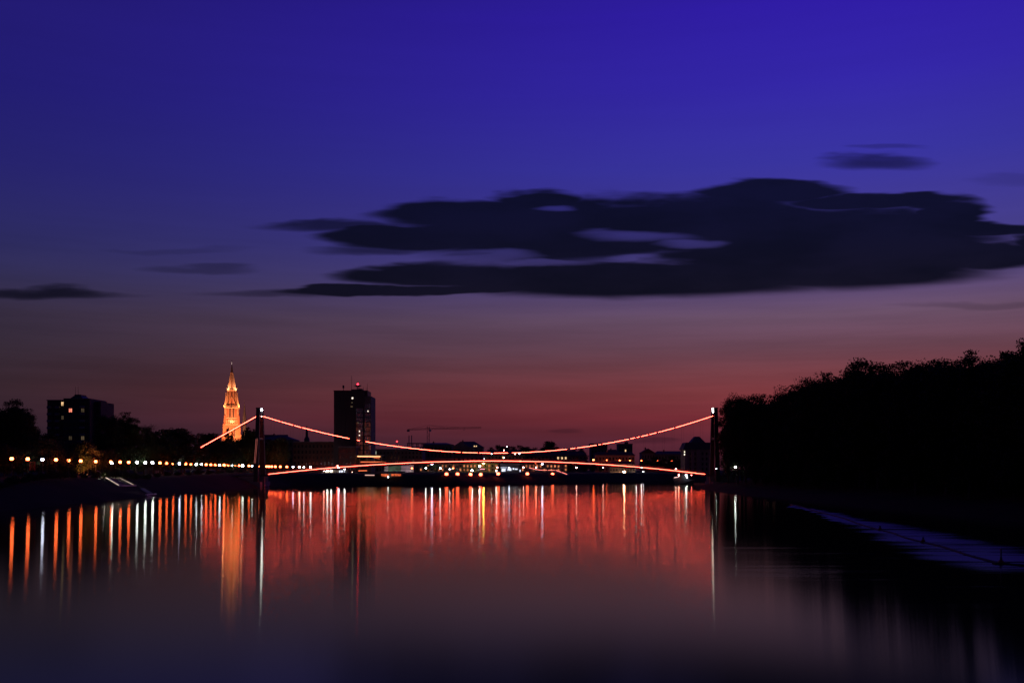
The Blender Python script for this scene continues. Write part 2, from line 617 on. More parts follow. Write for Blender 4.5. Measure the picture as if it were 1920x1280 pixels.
# ------------------------------------------------------------------ materials
M = dict(
    steel=mat('painted_steel', (0.10, 0.10, 0.11), 0.5, 0.2, 0.6),
    darksteel=mat('dark_steel', (0.06, 0.06, 0.07), 0.5, 0.2, 0.6),
    concrete=mat('concrete', (0.30, 0.28, 0.26), 0.9, 0.25, 0.5, 0.3),
    pale=mat('pale_render', (0.34, 0.29, 0.22), 0.9, 0.2, 0.3),
    grey=mat('grey_render', (0.15, 0.145, 0.14), 0.9, 0.2, 0.3),
    brown=mat('brown_render', (0.18, 0.13, 0.09), 0.9, 0.2, 0.3),
    darkclad=mat('dark_cladding', (0.045, 0.045, 0.05), 0.55, 0.2, 0.2),
    roof=mat('roof_tiles', (0.13, 0.07, 0.05), 0.9, 0.3, 0.8),
    slate=mat('slate_roof', (0.06, 0.06, 0.07), 0.7, 0.25, 0.8),
    brick=mat('church_brick', (0.50, 0.24, 0.14), 0.9, 0.3, 0.9, 0.2),
    stone=mat('church_stone', (0.62, 0.46, 0.30), 0.85, 0.2, 1.2, 0.2),
    copper=mat('dark_copper', (0.10, 0.06, 0.05), 0.6, 0.2, 1.0),
    glass=mat('dark_window_glass', (0.02, 0.022, 0.028), 0.12, 0.1, 0.4, spec=0.8),
    curtain=mat('curtain_wall_glass', (0.5, 0.5, 0.56), 0.2, 0.3, 0.15, metal=0.85),
    bark=mat('bark', (0.10, 0.075, 0.055), 0.95, 0.3, 2.0, 0.4),
    wood=mat('weathered_wood', (0.14, 0.10, 0.07), 0.9, 0.3, 1.5),
    hull=mat('dark_hull_paint', (0.04, 0.045, 0.06), 0.5, 0.3, 0.6),
    white=mat('white_paint', (0.75, 0.74, 0.72), 0.5, 0.1, 0.8),
    redpaint=mat('red_paint', (0.45, 0.05, 0.04), 0.5, 0.2, 0.8),
    rope=mat('dark_rope', (0.04, 0.04, 0.045), 0.7, 0.2, 3.0),
)
O_, W_, R_, P_, Y_, V_ = (1, .12, .032), (.88, .94, 1.0), (1, .07, .05), (1, .42, .36), (1, .72, .10), (.62, .66, 1.0)
E = dict(
    O=emit('sodium_lamp_glow', O_, 28), W=emit('white_lamp_glow', W_, 32), R=emit('red_lamp_glow', R_, 60),
    P=emit('pinkish_lamp_glow', P_, 40), Y=emit('yellow_lamp_glow', Y_, 60), V=emit('bluish_lamp_glow', V_, 30),
    led=emit('red_cable_light', (1, 0.066, 0.040), 27), deckled=emit('red_deck_light', (1, 0.066, 0.040), 24),
    pink=emit('dim_red_glow', (1, .25, .2), 0.7), whitestrip=emit('white_strip', (1, .9, .88), 9),
    win=emit('lit_window_warm', (1, .62, .30), 1.1, 0.5, 0.8), winw=emit('lit_window_white', (1, .86, .66), 1.6, 0.4, 0.8),
    winr=emit('lit_window_reddish', (1, .25, .15), 1.3, 0.5, 0.8), windim=emit('dim_window', (1, .7, .4), 0.06, 0.5, 0.5),
    winblue=emit('shop_window_bluish', (.75, .80, 1.0), 1.3, 0.6, 0.7), sign=emit('orange_sign_tube', (1, .20, .07), 1.6),
    signbright=emit('bright_orange_tube', (1, .38, .16), 4.0), canopy=emit('lit_awning_front', (1, .17, .06), 0.8, 0.7, 0.9),
    beacon=emit('aviation_beacon', (1, .02, .04), 9),
)

# ------------------------------------------------------------------ suspension footbridge
BY = 475.0
BX0, BX1, BXM = -118.2, 94.9, at(930, 0, BY).x
bridge = thing('suspension_bridge', 'long suspension footbridge with red light lines along cable and deck', 'bridge', (BX0, BY, 5.5))
NEAR, FAR = BY - 3.0, BY + 3.0
ZT, ZM = at(0, 779.5, NEAR).z, at(0, 849.5, NEAR).z
XA, XB = at(490, 0, NEAR).x, at(1337.5, 0, NEAR).x


def cable_z(x):
    x0 = XA if x < BXM else XB
    return ZM + (ZT - ZM) * ((x - BXM) / (x0 - BXM)) ** 2


def deck_z(x):
    z0, zm = at(0, 889, BY).z, at(0, 864, BY).z
    xl, xr = at(503, 0, BY).x, at(1322, 0, BY).x
    x0 = xl if x < BXM else xr
    return zm + (z0 - zm) * min(1.0, ((x - BXM) / (x0 - BXM)) ** 2)


for bx in (BX0, BX1):
    for s in (-1, 1):
        top = Vector((bx, BY + s * 2.9, 36.4))
        bot = Vector((bx, BY + s * 7.4, 1.0))
        MB().bar(bot, top, 2.0, 2.0, 4, 1.6).build('pylon_leg', mat('pylon_paint', (0.03, 0.03, 0.034), 0.6, 0.2, 0.5), bridge)
        cap = MB().cbox((bx, BY + s * 2.9, 36.65), 1.9, 1.8, 0.5)
        cap.build('pylon_cap', M['darksteel'], bridge)
        MB().cbox((bx, BY + s * 7.5, 0.9), 5.0, 4.6, 3.0).build('pylon_footing', M['concrete'], bridge)
    for z, hh in ((34.0, 1.4), (22.5, 1.0), (deck_z(bx) - 1.3, 1.4)):
        hw = 2.9 + (36.4 - z) / 35.4 * 4.5
        MB().cbox((bx, BY, z), 1.3, 2 * hw - 0.6, hh).build('pylon_crossbeam', M['steel'], bridge)
for y in (NEAR, FAR):
    pts = [(x, y, cable_z(x)) for x in np.linspace(BX0, BX1, 61)]
    MB().path(pts, 0.16, 6).build('main_cable', M['darksteel'], bridge)
    MB().path([(BX0, y, cable_z(BX0)), (-168.0, y, 6.6)], 0.16, 6).build('back_stay', M['darksteel'], bridge)
    MB().path([(BX1, y, cable_z(BX1)), (146.0, y, 4.9)], 0.16, 6).build('back_stay', M['darksteel'], bridge)
xs = np.linspace(BX0 + 6, BX1 - 6, 46)
for y in (NEAR, FAR):
    for x in xs:
        MB().bar((x, y, deck_z(x)), (x, y, cable_z(x)), 0.05, n=3).build('hanger', M['darksteel'], bridge)
# deck in bays
dxs = np.linspace(BX0 - 22, BX1 + 22, 49)
for a, b in zip(dxs[:-1], dxs[1:]):
    za, zb = deck_z(a), deck_z(b)
    m_ = MB().add([(a, BY - 2.6, za - .95), (b - .03, BY - 2.6, zb - .95), (b - .03, BY + 2.6, zb - .95), (a, BY + 2.6, za - .95),
                   (a, BY - 2.8, za - .25), (b - .03, BY - 2.8, zb - .25), (b - .03, BY + 2.8, zb - .25), (a, BY + 2.8, za - .25)],
                  [(0, 3, 2, 1), (4, 5, 6, 7), (0, 1, 5, 4), (1, 2, 6, 5), (2, 3, 7, 6), (3, 0, 4, 7)])
    m_.build('deck_bay', M['steel'], bridge)
for s in (-1, 1):
    y = BY + s * 2.7
    rl_ = MB()
    xr_ = np.linspace(BX0 - 22, BX1 + 22, 120)
    rl_.path([(x, y, deck_z(x) + 1.1) for x in xr_], 0.05, 4)
    rl_.path([(x, y, deck_z(x) + 0.55) for x in xr_], 0.03, 4)
    for x in xr_:
        rl_.bar((x, y, deck_z(x) - .3), (x, y, deck_z(x) + 1.1), 0.07, n=4)
    rl_.build('railing', M['darksteel'], bridge)
# red light lines, in the lengths that are lit
SEG = [(494, 526), (528, 549.5), (552, 564.5), (567, 655), (670, 674.5), (686, 863.5), (867.3, 895.8), (899, 920), (926, 952.3), (960.5, 1062.8), (1069.4, 1078.4),
       (1081.8, 1118.6), (1122, 1126.6), (1129.8, 1178.9), (1182, 1190.6), (1194, 1199), (1202, 1215), (1218, 1230.5), (1234, 1238.8), (1240, 1264),
       (1267, 1336.5)]
LEDR = 0.10
for a, b in SEG:
    xa, xb = at(a, 0, NEAR).x, at(b, 0, NEAR).x
    n = max(2, int((xb - xa) / 4) + 1)
    MB().path([(x, NEAR - 0.25, cable_z(x) + 0.1) for x in np.linspace(xa, xb, n)], LEDR, 6).build('cable_light', E['led'], bridge)
p0, p1 = Vector((BX0, NEAR, cable_z(BX0))), Vector((-168.0, NEAR, 6.6))
q0, q1 = at(480, 781, NEAR), at(377, 838.3, NEAR)
MB().path([q0 + Vector((0, -.25, 0)), q1 + Vector((0, -.25, 0))], LEDR, 6).build('cable_light', E['led'], bridge)
xa, xb = at(503, 0, BY - 3).x, at(1322, 0, BY - 3).x
MB().path([(x, BY - 2.95, deck_z(x) + .02) for x in np.linspace(xa, xb, 70)], 0.10, 6).build('deck_light', E['deckled'], bridge)
# lights of the pylons, and red glow bars along one leg
lp = MB().ball(at(490.6, 768.0, BY + 1.2), 0.5)
lp.build('pylon_lamp', emit('pylon_lamp_glow', W_, 40), bridge)
MB().bar(at(490.6, 775, BY + 1.4), at(490.6, 769, BY + 1.3), 0.12).build('lamp_stalk', M['darksteel'], bridge)
MB().ball(at(490.5, 780.2, NEAR - .3), 0.25).build('cable_clamp_light', emit('clamp_glow', P_, 14), bridge)
a, b = at(1336.2, 764.5, BY + 1.5), at(1337.6, 779, BY + 1.5)
MB().bar(a, b, 0.62, 0.3).build('white_light_strip', E['whitestrip'], bridge)
for k in (0.0, 2.8):  # red light on the stay cables, put in as thin glowing bars
    a, b = at(480.2 + k * .8, 822, BY - 6.5), at(476.6 + k * .8, 868, BY - 8.0)
    MB().bar(a, b, 0.07, 0.07).build('leg_glow_bar', E['pink'], bridge)
# abutments and cable anchors
for bx, gz in ((BX0 - 3, 2.2), (BX1 + 3, 1.0)):
    MB().box(bx - 6, bx + 6, BY - 4, BY + 4, gz - 2, deck_z(bx) - 1.0).build('abutment', M['concrete'], bridge)
for x, z in ((-168.5, 6.0), (146.5, 4.3)):
    MB().cbox((x, BY, z + .6), 6, 9, 2.6).build('cable_anchor', M['concrete'], bridge)


# ------------------------------------------------------------------ floodlit church tower
def spot(name, loc, target, power, col, size=60, parent=None, blend=0.6):
    l = bpy.data.lights.new(name, 'SPOT')
    l.energy = power
    l.color = col
    l.spot_size = R(size)
    l.spot_blend = blend
    l.shadow_soft_size = 0.35
    o = bpy.data.objects.new(name, l)
    COL.objects.link(o)
    loc = Vector(loc)
    o.rotation_euler = (Vector(target) - loc).to_track_quat('-Z', 'Y').to_euler()
    if parent:
        o.parent = parent
        o.location = loc - ORIG[parent.name]
    else:
        o.location = loc
    return o


CY = 833.0
cc = at(434.8, 881, CY)
CX = cc.x
G = 6.4
church = thing('church', 'brick gothic church with a tall floodlit orange spire', 'church', (CX, CY, G))
SQ = math.pi / 4
S2 = math.sqrt(2)
TR = R(14)     # the tower is turned a little, two faces show


def rotxy(x, y):
    return (CX + x * math.cos(TR) - y * math.sin(TR), CY + x * math.sin(TR) + y * math.cos(TR))


tw = MB()
tw.frustum(CX, CY, 4, 7.9 * S2, 6.6 * S2, G - 0.5, 45.0, SQ + TR)
tw.frustum(CX, CY, 4, 6.2 * S2, 5.6 * S2, 45.0, 59.0, SQ + TR)
tw.build('tower', M['brick'], church)
fr = MB()
for z0, z1, r in ((32.2, 33.2, 7.15), (44.6, 45.6, 6.95), (50.0, 50.8, 6.35)):
    fr.frustum(CX, CY, 4, r * S2, r * S2, z0, z1, SQ + TR)
fr.build('string_course', M['stone'], church)
bal = MB()
bal.frustum(CX, CY, 4, 6.2 * S2, 7.1 * S2, 58.2, 59.2, SQ + TR)
for f in range(4):
    for t in np.linspace(-6.6, 6.6, 12):
        c, s = math.cos(f * math.pi / 2), math.sin(f * math.pi / 2)
        x, y = rotxy(t * c - 6.7 * s, t * s + 6.7 * c)
        bal.cbox((x, y, 59.8), .35, .35, 1.2, TR)
    c, s = math.cos(f * math.pi / 2), math.sin(f * math.pi / 2)
    a = rotxy(-6.8 * c - 6.7 * s, -6.8 * s + 6.7 * c)
    b = rotxy(6.8 * c - 6.7 * s, 6.8 * s + 6.7 * c)
    bal.bar((*a, 60.4), (*b, 60.4), .45, .3)
bal.build('balcony', M['stone'], church)
for f in range(4):                                      # per face: lancets, frieze panels, gable
    c, s = math.cos(f * math.pi / 2), math.sin(f * math.pi / 2)
    q = lambda t, r: rotxy(t * c - r * s, t * s + r * c)
    rz = TR + f * math.pi / 2
    for t in (-1.5, 1.5):                               # belfry openings with pointed heads
        w = MB()
        x, y = q(t, 5.86)
        w.cbox((x, y, 54.2), 1.5, 0.5, 7.0, rz)
        a, b, m_ = q(t - .75, 6.1), q(t + .75, 6.1), q(t, 6.1)
        a2, b2, m2 = q(t - .75, 5.6), q(t + .75, 5.6), q(t, 5.6)
        w.add([(*a, 57.7), (*b, 57.7), (*m_, 59.0), (*a2, 57.7), (*b2, 57.7), (*m2, 59.0)], [(0, 1, 2), (5, 4, 3), (0, 2, 5, 3), (1, 4, 5, 2)])
        w.build('belfry_opening', M['copper'], church)
        for dt in (-.95, .95):
            x, y = q(t + dt, 6.05)
            MB().cbox((x, y, 54.4), .36, .7, 7.8, rz).build('window_jamb', M['stone'], church)
    for t in np.linspace(-4.5, 4.5, 6):                 # bright blind arcade
        x, y = q(t, 6.45)
        p = MB().cbox((x, y, 47.3), 1.05, 0.4, 3.3, rz)
        p.build('arcade_panel', M['stone'], church)
    for t in (-2.6, 2.6):                               # lower lancets
        x, y = q(t, 6.95)
        MB().cbox((x, y, 38.6), 1.3, 0.6, 7.6, rz).build('lancet_window', M['copper'], church)
        for dt in (-.9, .9):
            x, y = q(t + dt, 7.05)
            MB().cbox((x, y, 38.8), .35, .6, 8.4, rz).build('window_jamb', M['stone'], church)
    # gable over the balcony
    a, b, m_ = q(-2.6, 5.2), q(2.6, 5.2), q(0, 5.2)
    a2, b2, m2 = q(-2.6, 4.2), q(2.6, 4.2), q(0, 3.6)
    g = MB().add([(*a, 59.2), (*b, 59.2), (*b, 62.0), (*m_, 67.6), (*a, 62.0), (*a2, 59.2), (*b2, 59.2), (*b2, 62.0), (*m2, 67.6), (*a2, 62.0)],
                 [(0, 1, 2, 3, 4), (9, 8, 7, 6, 5), (0, 5, 6, 1), (1, 6, 7, 2), (2, 7, 8, 3), (3, 8, 9, 4), (4, 9, 5, 0)])
    g.build('gable', M['brick'], church)
    e = MB().bar((*a, 62.2), (*m_, 68.0), .45, .45).bar((*b, 62.2), (*m_, 68.0), .45, .45)
    e.build('gable_coping', M['stone'], church)
    x, y = q(0, 5.3)
    MB().cbox((x, y, 62.2), 1.3, .4, 3.6, rz).build('gable_window', M['copper'], church)
for k in range(4):                                       # corner buttresses and pinnacles
    a = SQ + TR + k * math.pi / 2
    ux, uy = math.cos(a), math.sin(a)
    bt = MB()
    for r, w, z0, z1 in ((11.0, 3.0, G, 26), (10.2, 2.7, 26, 36), (9.3, 2.2, 36, 45), (8.3, 1.9, 45, 52)):
        bt.cbox((CX + ux * r, CY + uy * r, (z0 + z1) / 2), w, w, z1 - z0, TR)
        bt.frustum(CX + ux * r, CY + uy * r, 4, w * .707, .05, z1, z1 + 2.2, a)
    bt.build('buttress', M['brick'], church)
    pn = MB()
    pn.frustum(CX + ux * 7.6, CY + uy * 7.6, 8, 1.05, .95, 52, 62.5)
    pn.frustum(CX + ux * 7.2, CY + uy * 7.2, 8, 1.0, .08, 62.5, 70.5)
    pn.ball((CX + ux * 7.2, CY + uy * 7.2, 70.6), .3)
    pn.build('corner_pinnacle', M['stone'], church)
    pn = MB()
    pn.frustum(CX + ux * 4.9, CY + uy * 4.9, 6, .7, .6, 60, 68)
    pn.frustum(CX + ux * 4.9, CY + uy * 4.9, 6, .65, .05, 68, 74)
    pn.build('inner_pinnacle', M['stone'], church)
oc = MB()
oc.frustum(CX, CY, 8, 5.0, 4.1, 59, 73.0, R(22.5) + TR)
oc.build('octagon', M['brick'], church)
for k in range(8):
    a = TR + k * math.pi / 4
    x, y = CX + 4.35 * math.cos(a), CY + 4.35 * math.sin(a)
    MB().cbox((x, y, 67.2), .5, 1.1, 7.5, a).build('octagon_window', M['copper'], church)
    a += R(22.5)
    MB().bar((CX + 5.05 * math.cos(a), CY + 5.05 * math.sin(a), 60), (CX + 4.15 * math.cos(a), CY + 4.15 * math.sin(a), 73), .5, .5).build('octagon_rib', M['stone'], church)
rg = MB()
rg.frustum(CX, CY, 8, 4.2, 4.7, 72.4, 73.4, R(22.5) + TR)
for k in range(16):
    a = TR + k * math.pi / 8
    rg.frustum(CX + 4.3 * math.cos(a), CY + 4.3 * math.sin(a), 4, .28, .05, 73.4, 75.2)
rg.build('spire_ring', M['stone'], church)
sp = MB().frustum(CX, CY, 8, 3.6, 1.15, 73.4, 87.6, R(22.5) + TR)
sp.build('spire', M['brick'], church)
for k in range(8):
    a = TR + R(22.5) + k * math.pi / 4
    rb = MB().bar((CX + 3.7 * math.cos(a), CY + 3.7 * math.sin(a), 73.4), (CX + 1.2 * math.cos(a), CY + 1.2 * math.sin(a), 87.6), .42, .42)
    for t in np.linspace(.08, .95, 9):
        r = 3.95 + (1.4 - 3.95) * t
        rb.ball((CX + r * math.cos(a), CY + r * math.sin(a), 73.4 + 14.2 * t), .24, 1, 5, 4)
    rb.build('spire_rib', M['stone'], church)
MB().frustum(CX, CY, 8, 1.55, 1.3, 87.4, 88.2, 0).build('spire_collar', M['stone'], church)
MB().frustum(CX, CY, 8, 1.1, .22, 88.2, 95.2, 0).build('spire_tip', M['copper'], church)
fi = MB().bar((CX, CY, 95), (CX, CY, 98.2), .16).bar((CX - .8, CY, 97.3), (CX + .8, CY, 97.3), .16)
fi.build('finial_cross', M['copper'], church)
for z in (94.9, 96.0):
    MB().ball((CX, CY - .5, z), .24).build('finial_lamp', emit('finial_glow', (1, .7, .6), 1.2), church)
# nave behind the tower, with its slim ridge turret
NX = CX + 4
nv = MB().box(NX - 4, NX + 46, CY - 9, CY + 14, G - .5, 24)
nv.build('nave', M['brick'], church)
MB().gable(NX - 4, NX + 46, CY - 9, CY + 14, 24, 37, 'x', .6).build('nave_roof', M['slate'], church)
tx = at(461.0, 0, CY + 4).x
t_ = MB().frustum(tx, CY + 4, 8, 1.9, 1.7, 34, 47.0).frustum(tx, CY + 4, 8, 2.1, .06, 47.0, 63.5)
t_.bar((tx, CY + 4, 63), (tx, CY + 4, 66), .14)
t_.build('ridge_turret', M['slate'], church)
OC = (1.0, 0.29, 0.11)
WC = (1.0, 0.54, 0.30)
for k in range(4):
    a = TR + k * math.pi / 2 + R(-90)
    ux, uy = math.cos(a), math.sin(a)
    b = a + SQ
    vx, vy = math.cos(b), math.sin(b)
    spot('flood_lamp', (CX + ux * 40, CY + uy * 40, 26), (CX, CY, 52), 190000, OC, 60, church)
    spot('flood_lamp', (CX + ux * 8.6, CY + uy * 8.6, 45.9), (CX + ux * 5.5, CY + uy * 5.5, 54), 1400, WC, 130, church)
    spot('flood_lamp', (CX + vx * 11.5, CY + vy * 11.5, 59.5), (CX, CY, 69), 4200, OC, 130, church)
    spot('flood_lamp', (CX + vx * 6.9, CY + vy * 6.9, 73.6), (CX, CY, 79), 3600, WC, 110, church)
for k in range(4):
    a = TR + k * math.pi / 2 + R(-90)
    ux, uy = math.cos(a), math.sin(a)
    for r_, z_ in ((9.0, 45.4), (9.8, 60.1)):
        MB().cbox((CX + ux * r_, CY + uy * r_, z_), .6, .5, .4, a).build('flood_lamp_housing', M['darksteel'], church)

church.scale = (0.90, 0.90, 1.0)

# ------------------------------------------------------------------ the hotel tower
HY = 655.0
k_ = HY / F
hx = lambda p: (p - 960) * k_
hz = lambda p: CAM_Z + (HORIZON - p) * k_
hotel = thing('high_rise_hotel', 'dark high-rise tower with rooftop masts and a red beacon', 'high-rise', (hx(658), HY + 9, 6.2))
DEP = 20.0
MB().box(hx(626), hx(683), HY, HY + DEP, 6, hz(733)).build('main_shaft', M['darkclad'], hotel)
MB().box(hx(668), hx(688), HY + 3, HY + DEP - 1, 40, hz(731)).build('stair_core', M['darkclad'], hotel)
MB().box(hx(668.0), hx(681.5), HY - 2.2, HY - .004, 6, hz(764)).build('front_bay', M['darkclad'], hotel)
MB().box(hx(682.2), hx(695), HY + 1.5, HY + DEP + 3, 6, hz(742)).build('side_wing', M['grey'], hotel)
MB().box(hx(625.4), hx(683.4), HY - .3, HY + DEP + .3, hz(733), hz(731.6)).build('parapet', M['darkclad'], hotel)
RP = random.Random(3)
E['red_sheen'] = emit('red_sheen_glow', (1, .22, .17), 0.045, 0.7, 0.25)  # dim red glow painted into some lower panes as their reddish sheen
# curtain-wall panes of the front bay and of the side wing
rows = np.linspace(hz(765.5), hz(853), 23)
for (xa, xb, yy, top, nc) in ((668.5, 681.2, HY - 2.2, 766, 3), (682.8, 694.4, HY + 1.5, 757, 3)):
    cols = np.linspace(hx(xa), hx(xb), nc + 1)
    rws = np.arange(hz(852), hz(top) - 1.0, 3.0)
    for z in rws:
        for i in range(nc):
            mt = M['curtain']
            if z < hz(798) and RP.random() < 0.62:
                mt = E['red_sheen']
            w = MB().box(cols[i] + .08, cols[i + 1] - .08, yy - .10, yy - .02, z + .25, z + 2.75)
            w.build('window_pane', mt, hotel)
    for i in range(nc + 1):
        MB().box(cols[i] - .07, cols[i] + .07, yy - .22, yy - .003, rws[0], rws[-1] + 3).build('mullion', M['darksteel'], hotel)
# faint relief of the blind front
for p in (633, 640, 647, 654, 661):
    MB().box(hx(p) - .2, hx(p) + .2, HY - .25, HY - .003, 9, hz(734)).build('facade_fin', M['darkclad'], hotel)
MB().box(hx(626.2), hx(667), HY - .35, HY - .26, hz(768.5), hz(766.5)).build('floor_band', M['darkclad'], hotel)
for px, py, w, h, mk in ((661, 746.3, 2.6, 3.0, 'winw'), (660.3, 754.5, 2.5, 1.6, 'windim'), (659.5, 762, 4, 2.4, 'windim')):
    MB().box(hx(px - w / 2), hx(px + w / 2), HY - .36, HY - .27, hz(py + h / 2), hz(py - h / 2)).build('lit_window', E[mk], hotel)
for px, py, w, h, yy, mk in ((689.5, 770.3, 1.6, 2, HY + 1.38, 'winw'), (675, 808.5, 1.6, 3.2, HY - 2.32, 'winw'), (675, 816, 2.2, 2.2, HY - 2.32, 'winw'),
                             (672.2, 792.5, 2.4, 2.8, HY - 2.32, 'windim'), (683.3, 801, 1.4, 2.2, HY + 1.38, 'windim'), (690, 826, 2.6, 2.4, HY + 1.38, 'windim'),
                             (682.9, 832, 1.2, 2.2, HY + 1.38, 'windim')):
    MB().box(hx(px - w / 2), hx(px + w / 2), yy - .1, yy - .02, hz(py + h / 2), hz(py - h / 2)).build('lit_window', E[mk], hotel)
rt = hz(731)
MB().bar((hx(641), HY + 6, hz(733)), (hx(641), HY + 6, hz(723)), .3).cbox((hx(641), HY + 6, hz(723.5)), 1.1, .8, 1.9).build('aerial', M['darksteel'], hotel)
ms = MB().bar((hx(656), HY + 7, rt - 1), (hx(656), HY + 7, hz(702)), .26, w2=.12)
for z_ in (715, 710, 706):
    ms.bar((hx(656) - .7, HY + 7, hz(z_)), (hx(656) + .7, HY + 7, hz(z_)), .1)
ms.build('radio_mast', M['darksteel'], hotel)
rm = MB().box(hx(656), hx(676), HY + 5, HY + 14, rt - .5, hz(728.5)).box(hx(670), hx(676.5), HY + 6, HY + 12, hz(729), hz(727))
rm.build('plant_room', M['darkclad'], hotel)
ds = MB().frustum(hx(667.5), HY + 8, 10, .4, .4, hz(728.5), hz(722)).frustum(hx(667.5), HY + 8, 12, 1.2, 2.5, hz(722.5), hz(721)).frustum(hx(667.5), HY + 8, 12, 2.5, 2.2, hz(721), hz(720.3))
ds.bar((hx(664.5), HY + 8, hz(729)), (hx(664.5), HY + 8, hz(721)), .2).bar((hx(671), HY + 8, hz(729)), (hx(671), HY + 8, hz(721)), .2)
ds.build('antenna_platform', M['darksteel'], hotel)
MB().ball((hx(667.8), HY + 7, hz(718.3)), .62).build('red_beacon', E['beacon'], hotel)
for p, h_ in ((679, 2.6), (684, 2.0), (686.3, 5.0), (661, 1.5)):
    MB().bar((hx(p), HY + 6, rt - .6), (hx(p), HY + 6, rt + h_), .28, w2=.1).build('aerial_rod', M['darksteel'], hotel)
# lit canopy at the foot
cn = thing('entrance_canopy', 'flat hotel canopy edged with two glowing orange tubes', 'canopy', (hx(692), HY - 12, 6.3))
YC = HY - 14
cxx = lambda p: (p - 960) / F * YC
czz = lambda p: CAM_Z + (HORIZON - p) / F * YC
MB().box(cxx(669), cxx(716), YC, YC + 12, czz(853.8), czz(852.6)).build('roof_slab', M['concrete'], cn)
MB().bar((cxx(670), YC - .2, czz(855.2)), (cxx(713), YC - .2, czz(855.6)), .42).build('light_tube', E['signbright'], cn)
MB().bar((cxx(700), YC - .2, czz(857.3)), (cxx(712), YC - .2, czz(859.6)), .2).build('light_tube', E['sign'], cn)
MB().box(cxx(669.5), cxx(715), YC + .3, YC + 11.5, czz(854), czz(853.9)).build('soffit', M['pale'], cn)
for p in (672, 686, 700, 713):
    MB().bar((cxx(p), YC + 5, 6.2), (cxx(p), YC + 5, czz(854)), .45).build('column', M['concrete'], cn)
MB().box(cxx(677), cxx(722), YC - 3, YC + 4, czz(866.5), czz(864.8)).build('lower_roof', M['concrete'], cn)
MB().bar((cxx(677.5), YC - 3.2, czz(865.6)), (cxx(724), YC - 3.2, czz(865.8)), .34).build('light_tube', E['sign'], cn)

# ------------------------------------------------------------------ apartment block behind the promenade trees
AY = 420.0
ka = AY / F
ax = lambda p: (p - 960) * ka
az_ = lambda p: CAM_Z + (HORIZON - p) * ka
ap = thing('apartment_block', 'dark twelve-storey apartment block with a few lit windows above trees', 'apartment block', (ax(134), AY + 8, 6.2))
MB().box(ax(86.5), ax(122), AY + 1, AY + 17, 6, az_(750)).build('wall', mat('block_render', (0.085, 0.08, 0.075), 0.9, 0.2, 0.3), ap)
MB().box(ax(122.1), ax(171), AY - 1.5, AY + 16, 6, az_(748)).build('wall', mat('block_render', (0.085, 0.08, 0.075), 0.9, 0.2, 0.3), ap)
MB().box(ax(171.1), ax(183.5), AY + 3, AY + 17, 6, az_(752)).build('wall', mat('block_render', (0.085, 0.08, 0.075), 0.9, 0.2, 0.3), ap)
MB().box(ax(85.5), ax(122), AY + .6, AY + 17.4, az_(750), az_(749)).build('roof_edge', M['concrete'], ap)
MB().box(ax(122.1), ax(171.6), AY - 1.9, AY + 16.4, az_(748), az_(747)).build('roof_edge', M['concrete'], ap)
pr = MB().add([(ax(121), AY + 4, az_(747)), (ax(148), AY + 4, az_(747)), (ax(148), AY + 12, az_(747)), (ax(121), AY + 12, az_(747)),
               (ax(129), AY + 5, az_(740)), (ax(142), AY + 5, az_(740)), (ax(142), AY + 11, az_(740)), (ax(129), AY + 11, az_(740))],
              [(0, 3, 2, 1), (4, 5, 6, 7), (0, 1, 5, 4), (1, 2, 6, 5), (2, 3, 7, 6), (3, 0, 4, 7)])
pr.box(ax(129.5), ax(141.5), AY + 5.2, AY + 10.8, az_(740), az_(737.5))
pr.build('lift_house', M['darkclad'], ap)
for p in (128, 133):
    MB().bar((ax(p), AY + 7, az_(739)), (ax(p), AY + 7, az_(722)), .14, w2=.06).build('aerial_rod', M['darksteel'], ap)
litw = {(3, 0): 'win', (3, 2): 'windim', (5, 1): 'winr', (8, 1): 'windim', (5, 5): 'windim', (8, 5): 'windim'}
for r_ in range(11):
    z1 = az_(753.2) - r_ * 2.85
    for c_, p in enumerate((91, 99, 107, 116, 127.5, 135, 143, 150, 158, 165, 177)):
        yy = AY + 1 if p < 122 else (AY - 1.5 if p < 171 else AY + 3)
        w_ = 5.6 if p not in (150,) else 3.2
        mk = litw.get((c_, r_))
        m_ = E[mk] if mk else M['glass']
        MB().box(ax(p - w_ / 2), ax(p + w_ / 2), yy - .06, yy - .01, z1 - 1.5, z1).build('window', m_, ap)
        MB().box(ax(p) - .05, ax(p) + .05, yy - .10, yy - .065, z1 - 1.5, z1).build('window_bar', M['darkclad'], ap)
    for p0_, p1_ in ((87.5, 95), (103, 111), (154, 162)):
        yy = AY + 1 if p0_ < 122 else AY - 1.5
        MB().box(ax(p0_), ax(p1_), yy - 1.1, yy - .12, z1 - 2.65, z1 - 1.75).build('balcony', M['concrete'], ap)
# ------------------------------------------------------------------ lamps
LAMP_CACHE = {}


def street_lamp(px, py, Y, key, r, label, group, name='street_lamp', cat='street lamp', base=None):
    h = at(px, py, Y)
    gz = ground_z(h.x, h.y) if base is None else base
    ln = max(0.6, h.z - gz)
    r *= 1.12 if name == 'street_lamp' else 1.0
    t = thing(name, label, cat, (h.x, h.y, gz), group)
    ck = (key, round(r, 2), round(ln * 2) / 2)
    hgt = ln
    po = MB().bar((h.x, h.y, gz - .2), (h.x, h.y, h.z - r * .7), 0.15, n=6, w2=0.09)
    po.frustum(h.x, h.y, 8, .17, .13, gz - .1, gz + .7)
    po.build('post', M['steel'], t)
    MB().frustum(h.x, h.y, 8, r * .55, r * .75, h.z - r * 1.15, h.z - r * .72).build('collar', M['darksteel'], t)
    MB().frustum(h.x, h.y, 10, r * .8, r * .25, h.z + r * .82, h.z + r * 1.15).build('cap', M['darksteel'], t)
    MB().ball(h, r, 1.0, 8, 6).build('globe', E[key], t, True)
    return t


